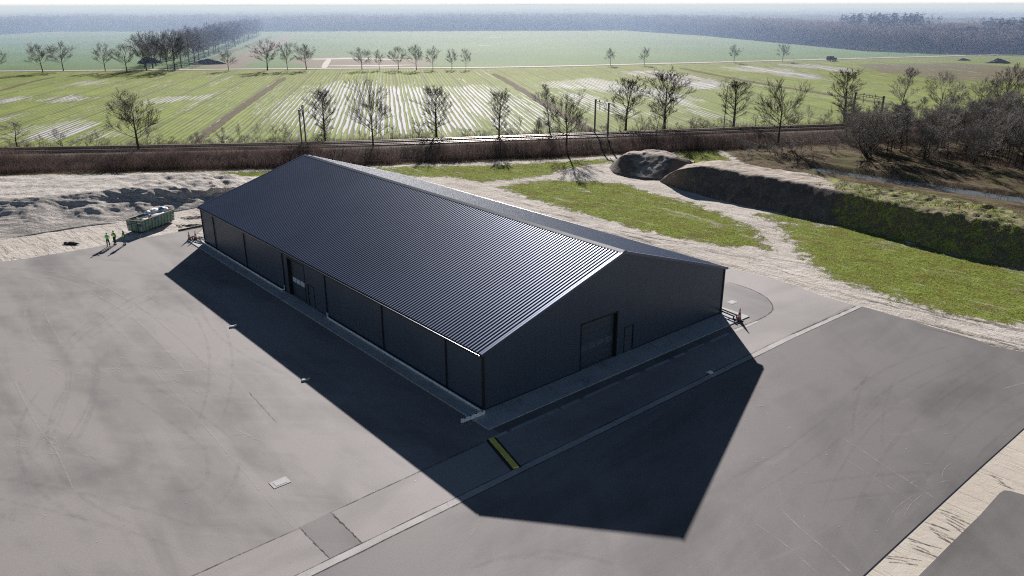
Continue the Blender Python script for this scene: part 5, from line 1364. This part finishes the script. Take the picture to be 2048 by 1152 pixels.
# front brush on the bank
n = 90000; x, y = railpoint(n, -16.0, -7.6)
dd_ = y - raily(x); hloc = .35 + 3.6 * fbm(x * .16, y * .2, 3, 4) ** 1.5 * np.clip((-dd_ - 6.6) / 2.5, .3, 1)
zb = np.clip((dd_ + 13.5) / 4.5, 0, 1) * EZ
keep = (x < 52) | (g.random(n) < .45); x, y, zb, hloc = x[keep], y[keep], zb[keep], hloc[keep]; n = len(x)
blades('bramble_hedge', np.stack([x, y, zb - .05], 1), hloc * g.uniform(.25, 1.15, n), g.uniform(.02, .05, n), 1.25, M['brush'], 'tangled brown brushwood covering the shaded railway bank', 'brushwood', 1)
n = 26000; x, y = railpoint(n, 4.2, 12.5, -150, 130)
dn = fbm(x * .15, y * .15, 41, 3); k = dn > .42; x, y = x[k], y[k]; n = len(x)
blades('rough_growth', np.stack([x, y, np.full(n, .0)], 1), g.uniform(.4, 1.7, n) * (fbm(x * .2, y * .2, 8, 2) + .4), g.uniform(.03, .06, n), .4, M['brush'], 'rough brown undergrowth beyond the railway tracks', 'undergrowth', 2)
x = g.uniform(-150, 130, 9000); y = raily(x) + g.uniform(6.5, 9, 9000)
n = 30000; tx = np.array([p[0] for p in tp]); X_ = g.uniform(45, 150, n); Y_ = g.uniform(118, 175, n)
k = (sdist(X_, Y_, tp) > -3) & (Y_ < raily(X_) - 6) & (fbm(X_ * .2, Y_ * .2, 61, 3) > .45); X_, Y_ = X_[k], Y_[k]
zz = np.array([zat(a, b) for a, b in zip(X_, Y_)])
blades('thicket_undergrowth', np.stack([X_, Y_, zz], 1), g.uniform(.3, 1.4, len(X_)), g.uniform(.03, .06, len(X_)), .6, M['brush'], 'brown undergrowth between the stems of the thicket', 'undergrowth', 3)
# reeds
n = 2200; t = g.uniform(0, len(wl) - 1.001, n); i = t.astype(int); f = (t - i)[:, None]; Wl = np.array([p[:2] for p in wl]); C = Wl[i] * (1 - f) + Wl[i + 1] * f
dirn = Wl[i + 1] - Wl[i]; dirn /= np.linalg.norm(dirn, axis=1, keepdims=True); nr = np.stack([-dirn[:, 1], dirn[:, 0]], 1)
o_ = np.where(g.random(n) < .62, -g.uniform(.9, 3.4, n), g.uniform(1.2, 2.6, n)) * -1
o_ = np.where(g.random(n) < .30, -1, 1) * g.uniform(1.2, 2.9, n)
C = C + nr * o_[:, None]
k = fbm(C[:, 0] * .35, C[:, 1] * .35, 12, 2) > .40; C = C[k]
P = np.stack([C[:, 0], C[:, 1], np.full(len(C), -.75)], 1)
blades('reeds', P, g.uniform(.4, 1.1, len(C)), g.uniform(.03, .07, len(C)), .3, M['reed'], 'pale dry reeds standing along the edges of the ditch water', 'reeds', 4)
# grass on the near ground
n = 420000; X_ = g.uniform(-60, 95, n); Y_ = g.uniform(48, 148, n)
sd2 = np.max([sdist(X_, Y_, p) for p in G], axis=0) + (fbm(X_ * .55, Y_ * .55, 71, 4) - .5) * 7.5
k = (sd2 > .1) & (np.maximum(sdist(X_, Y_, yard_poly), sdist(X_, Y_, lot_poly)) < -.2) & (fbm(X_ * 1.3, Y_ * 1.3, 33, 3) > .42)
X_, Y_ = X_[k], Y_[k]; ii = np.clip(np.searchsorted(gx, X_) - 1, 0, nx_ - 2); jj = np.clip(np.searchsorted(gy, Y_) - 1, 0, ny_ - 2)
blades('grass', np.stack([X_, Y_, Z[jj, ii] - .02], 1), g.uniform(.06, .22, len(X_)), g.uniform(.02, .05, len(X_)), .8, M['blade'], 'short rough green grass between the sandy tracks', 'grass', 6)
# grass on the mound
m_, k_ = TB.shape[:2]; n = 60000; a_ = g.uniform(1, m_ - 2.01, n); b_ = g.uniform(1, k_ - 2.01, n); ia = a_.astype(int); ib = b_.astype(int); fa = (a_ - ia)[:, None]; fb_ = (b_ - ib)[:, None]
P = (TB[ia, ib] * (1 - fa) + TB[ia + 1, ib] * fa) * (1 - fb_) + (TB[ia, ib + 1] * (1 - fa) + TB[ia + 1, ib + 1] * fa) * fb_
k = (fbm(P[:, 0] * .9, P[:, 1] * .9, 88, 4) > .50) & (turfmask(P[:, 0], P[:, 1]) + (fbm(P[:, 0] * .5, P[:, 1] * .5, 5, 3) - .5) * 13 > 0); P = P[k]; P[:, 2] -= .03
blades('mound_grass', P, g.uniform(.06, .26, len(P)), g.uniform(.03, .08, len(P)), .9, M['blade2'], 'rough green grass tufts growing over the right bank', 'grass', 7)

# ------------------------------------------------------------------ distant woods
def wood(name, n, region, hmin, hmax, label, dens=46, seed=1, pine=False, tri=1.3):
    g = np.random.default_rng(seed); V = []; X_, Y_ = region(g, n); n = len(X_); Hh = g.uniform(hmin, hmax, n) * (.85 + .3 * fbm(X_ * .01, Y_ * .01, 5, 3))
    # twig clumps: thin triangles filling an egg-shaped crown
    q = g.normal(size=(n, dens, 3)); q /= np.linalg.norm(q, axis=2, keepdims=True); rr = g.random((n, dens, 1)) ** .4
    if pine:
        tz = g.random((n, dens)); rad = (1 - tz) * 2.6; an = g.uniform(0, 6.28, (n, dens))
        c = np.stack([np.cos(an) * rad, np.sin(an) * rad, .25 * Hh[:, None] + tz * Hh[:, None] * .78], -1)
    else:
        w = g.uniform(2.6, 4.6, n)[:, None, None]; c = q * rr * np.concatenate([np.repeat(w, 1, 2), w, (Hh * .44)[:, None, None]], 2); c[..., 2] += (Hh * .54)[:, None]
    c += np.stack([X_, Y_, np.zeros(n)], 1)[:, None]
    t1 = g.normal(size=c.shape) * tri * .8; t1[..., 2] = np.abs(t1[..., 2]) + tri * .5; t2 = g.normal(size=c.shape) * .28 * tri
    if pine: t1[..., 2] *= -.4
    tris = np.stack([c, c + t1, c + t1 * .5 + t2], 2).reshape(-1, 3)
    # trunks as thin triangles
    tw = .28; bse = np.stack([X_, Y_, np.full(n, -.2)], 1); tk = np.stack([bse - [tw, 0, 0], bse + [tw, 0, 0], np.stack([X_, Y_, Hh * .8], 1)], 1).reshape(-1, 3)
    V = np.concatenate([tris, tk]); Fc = np.arange(len(V)).reshape(-1, 3)
    o = fast(name, V, Fc, M['pine'] if pine else M['wood']); tag(o, label, 'wood', kind='stuff'); return o
def along(line, depth, dx=(0, 1)):
    L = np.array(line); seg = np.linalg.norm(np.diff(L, axis=0), axis=1); cum = np.concatenate([[0], np.cumsum(seg)])
    def f(g, n):
        t = g.uniform(0, cum[-1], n); x = np.interp(t, cum, L[:, 0]); y = np.interp(t, cum, L[:, 1]); d = depth * g.random(n) ** 1.3
        dxn = np.interp(t, cum, np.linspace(0, 1, len(cum)))
        return x + d * np.where(y < 900, .25, 0) * (x > 0), y + d + g.normal(size=n) * 2
    return f
wood('distant_woods', 4600, along(treel[:6], 130), 13, 19, 'hazy bare woodland edging the far fields', 46, 1)
wood('distant_woods', 5200, along(treel[5:], 150), 12, 18, 'bare woodland slanting toward the camera at the right', 60, 2, tri=1.1)
wood('pine_trees', 130, along([at(1690, 92), at(1830, 97), at(1870, 98)], 60), 19, 23, 'dark pines standing up from the woodland at the right', 90, 3, True)
wood('pine_trees', 70, along([at(1980, 102), at(2100, 106)], 50), 17, 20, 'dark pines at the right edge of the woodland', 90, 4, True)
# canopy carpet behind the edges
def canopy(name, x0, x1, y0, y1, step, base, amp, seed, clip, label):
    gx_ = np.arange(x0, x1, step); gy_ = np.arange(y0, y1, step); X, Y = np.meshgrid(gx_, gy_)
    Zc = base + (fbm(X / 60, Y / 60, seed, 4) - .5) * amp + (vnoise(X / step * .9, Y / step * .9, seed + 3) - .5) * amp * .45
    n1, n0 = X.shape; I = np.arange(n1 * n0).reshape(n1, n0); Fq = np.stack([I[:-1, :-1], I[:-1, 1:], I[1:, 1:], I[1:, :-1]], -1).reshape(-1, 4)
    V = np.stack([X, Y, Zc], -1).reshape(-1, 3); cx = V[Fq].mean(1); Fq = Fq[clip(cx[:, 0], cx[:, 1])]
    o = fast(name, V, Fq, M['wood'], smooth=False); tag(o, label, 'wood', kind='stuff'); return o
canopy('woodland_canopy', -1500, 1500, 480, 2300, 8, 13.0, 8, 5, lambda x, y: (sdist(x, y, forest_poly) > 25), 'bare tree tops of the woods spreading beyond the fields')
canopy('far_woodland', -5200, 5200, 2280, 6200, 38, 15, 14, 6, lambda x, y: fbm(x / 500, y / 260, 4, 3) > .40, 'faint blue woodland far beyond the near woods')
def rise(x, y): return 18 + 22 * fbm(x / 1800, y / 900, 15, 3)
gx_ = np.arange(-11000, 11000, 90.); 
for k_i, (yy, hb) in enumerate(((6500, 22), (9000, 27))):
    top = hb + 16 * fbm(gx_ / 1500, gx_ * 0 + k_i * 7, 8 + k_i, 4) + 6 * vnoise(gx_ / 120, gx_ * 0, 3)
    V = np.concatenate([np.stack([gx_, np.full(len(gx_), yy - 300.), np.full(len(gx_), -5.)], 1), np.stack([gx_, np.full(len(gx_), float(yy)), top], 1), np.stack([gx_, np.full(len(gx_), yy + 900.), top * .8], 1)])
    n0 = len(gx_); I = np.arange(3 * n0).reshape(3, n0); Fq = np.stack([I[:-1, :-1], I[:-1, 1:], I[1:, 1:], I[1:, :-1]], -1).reshape(-1, 4)
    tag(fast('hills', V, Fq, M['wood']), kind='structure')

# ------------------------------------------------------------------ haze: one real, even volume of air
HZ = 30.0
mb = MB().box2((-14000, 345, -20), (14000, 14000, HZ)); 
hm = bpy.data.materials.new('haze_air'); hm.use_nodes = True; nt = hm.node_tree; nt.nodes.clear(); oo = nt.nodes.new('ShaderNodeOutputMaterial')
sc_ = nt.nodes.new('ShaderNodeVolumeScatter'); sc_.inputs['Color'].default_value = (.40, .54, .88, 1); sc_.inputs['Density'].default_value = .0023; sc_.inputs['Anisotropy'].default_value = .08
ab = nt.nodes.new('ShaderNodeVolumeAbsorption'); ab.inputs['Color'].default_value = (.1, .55, 1, 1); ab.inputs['Density'].default_value = .00022; ad = nt.nodes.new('ShaderNodeAddShader')
nt.links.new(sc_.outputs[0], ad.inputs[0]); nt.links.new(ab.outputs[0], ad.inputs[1]); nt.links.new(ad.outputs[0], oo.inputs['Volume'])
o = mb.build('haze', hm); tag(o, kind='structure')

# ------------------------------------------------------------------ light, world, camera
el = math.asin(SUN.z); az = math.atan2(SUN.x, SUN.y)
w = bpy.data.worlds.new('World'); scene.world = w; w.use_nodes = True; nt = w.node_tree
bg = nt.nodes['Background']; sky = nt.nodes.new('ShaderNodeTexSky'); sky.sky_type = 'NISHITA'; sky.sun_disc = False
sky.sun_elevation = el; sky.sun_rotation = az; sky.air_density = 1.0; sky.dust_density = .1; sky.ozone_density = 2.0
tc = nt.nodes.new('ShaderNodeTexCoord'); sp_ = nt.nodes.new('ShaderNodeSeparateXYZ'); nt.links.new(tc.outputs['Generated'], sp_.inputs[0])
mr = nt.nodes.new('ShaderNodeMapRange'); mr.interpolation_type = 'SMOOTHSTEP'; nt.links.new(sp_.outputs['Z'], mr.inputs[0]); mr.inputs[1].default_value = .10; mr.inputs[2].default_value = .0; mr.inputs[3].default_value = 0; mr.inputs[4].default_value = 1
mw = nt.nodes.new('ShaderNodeMix'); mw.data_type = 'RGBA'; nt.links.new(mr.outputs[0], mw.inputs[0]); nt.links.new(sky.outputs[0], mw.inputs[6]); mw.inputs[7].default_value = (29.0, 29.0, 29.4, 1)
nt.links.new(mw.outputs[2], bg.inputs[0]); bg.inputs[1].default_value = .04   # pale winter haze band at the horizon
ld = bpy.data.lights.new('sun', 'SUN'); ld.energy = 8.0; ld.angle = R(.5); ld.color = (1.0, .953, .908)
lo = bpy.data.objects.new('sun', ld); COL.objects.link(lo); lo.rotation_euler = SUN.to_track_quat('Z', 'Y').to_euler(); lo.location = (0, 0, 100)
cd = bpy.data.cameras.new('camera'); cam = bpy.data.objects.new('camera', cd); COL.objects.link(cam)
cd.sensor_width = 36; cd.lens = F / 2048 * 36; cd.clip_start = .5; cd.clip_end = 40000
cam.location = (0, 0, CAMH)
cam.matrix_world = Matrix.Translation((0, 0, CAMH)) @ Matrix.Rotation(math.pi / 2 - PITCH, 4, 'X') @ Matrix.Rotation(-ROLL, 4, 'Z')
scene.camera = cam
scene.view_settings.view_transform = 'Standard'; scene.view_settings.look = 'None'; scene.view_settings.exposure = 0
scene.cycles.max_bounces = 6; scene.cycles.transparent_max_bounces = 12; scene.cycles.volume_bounces = 0
scene.cycles.use_denoising = DENOISE
scene.cycles.filter_width = 1.15
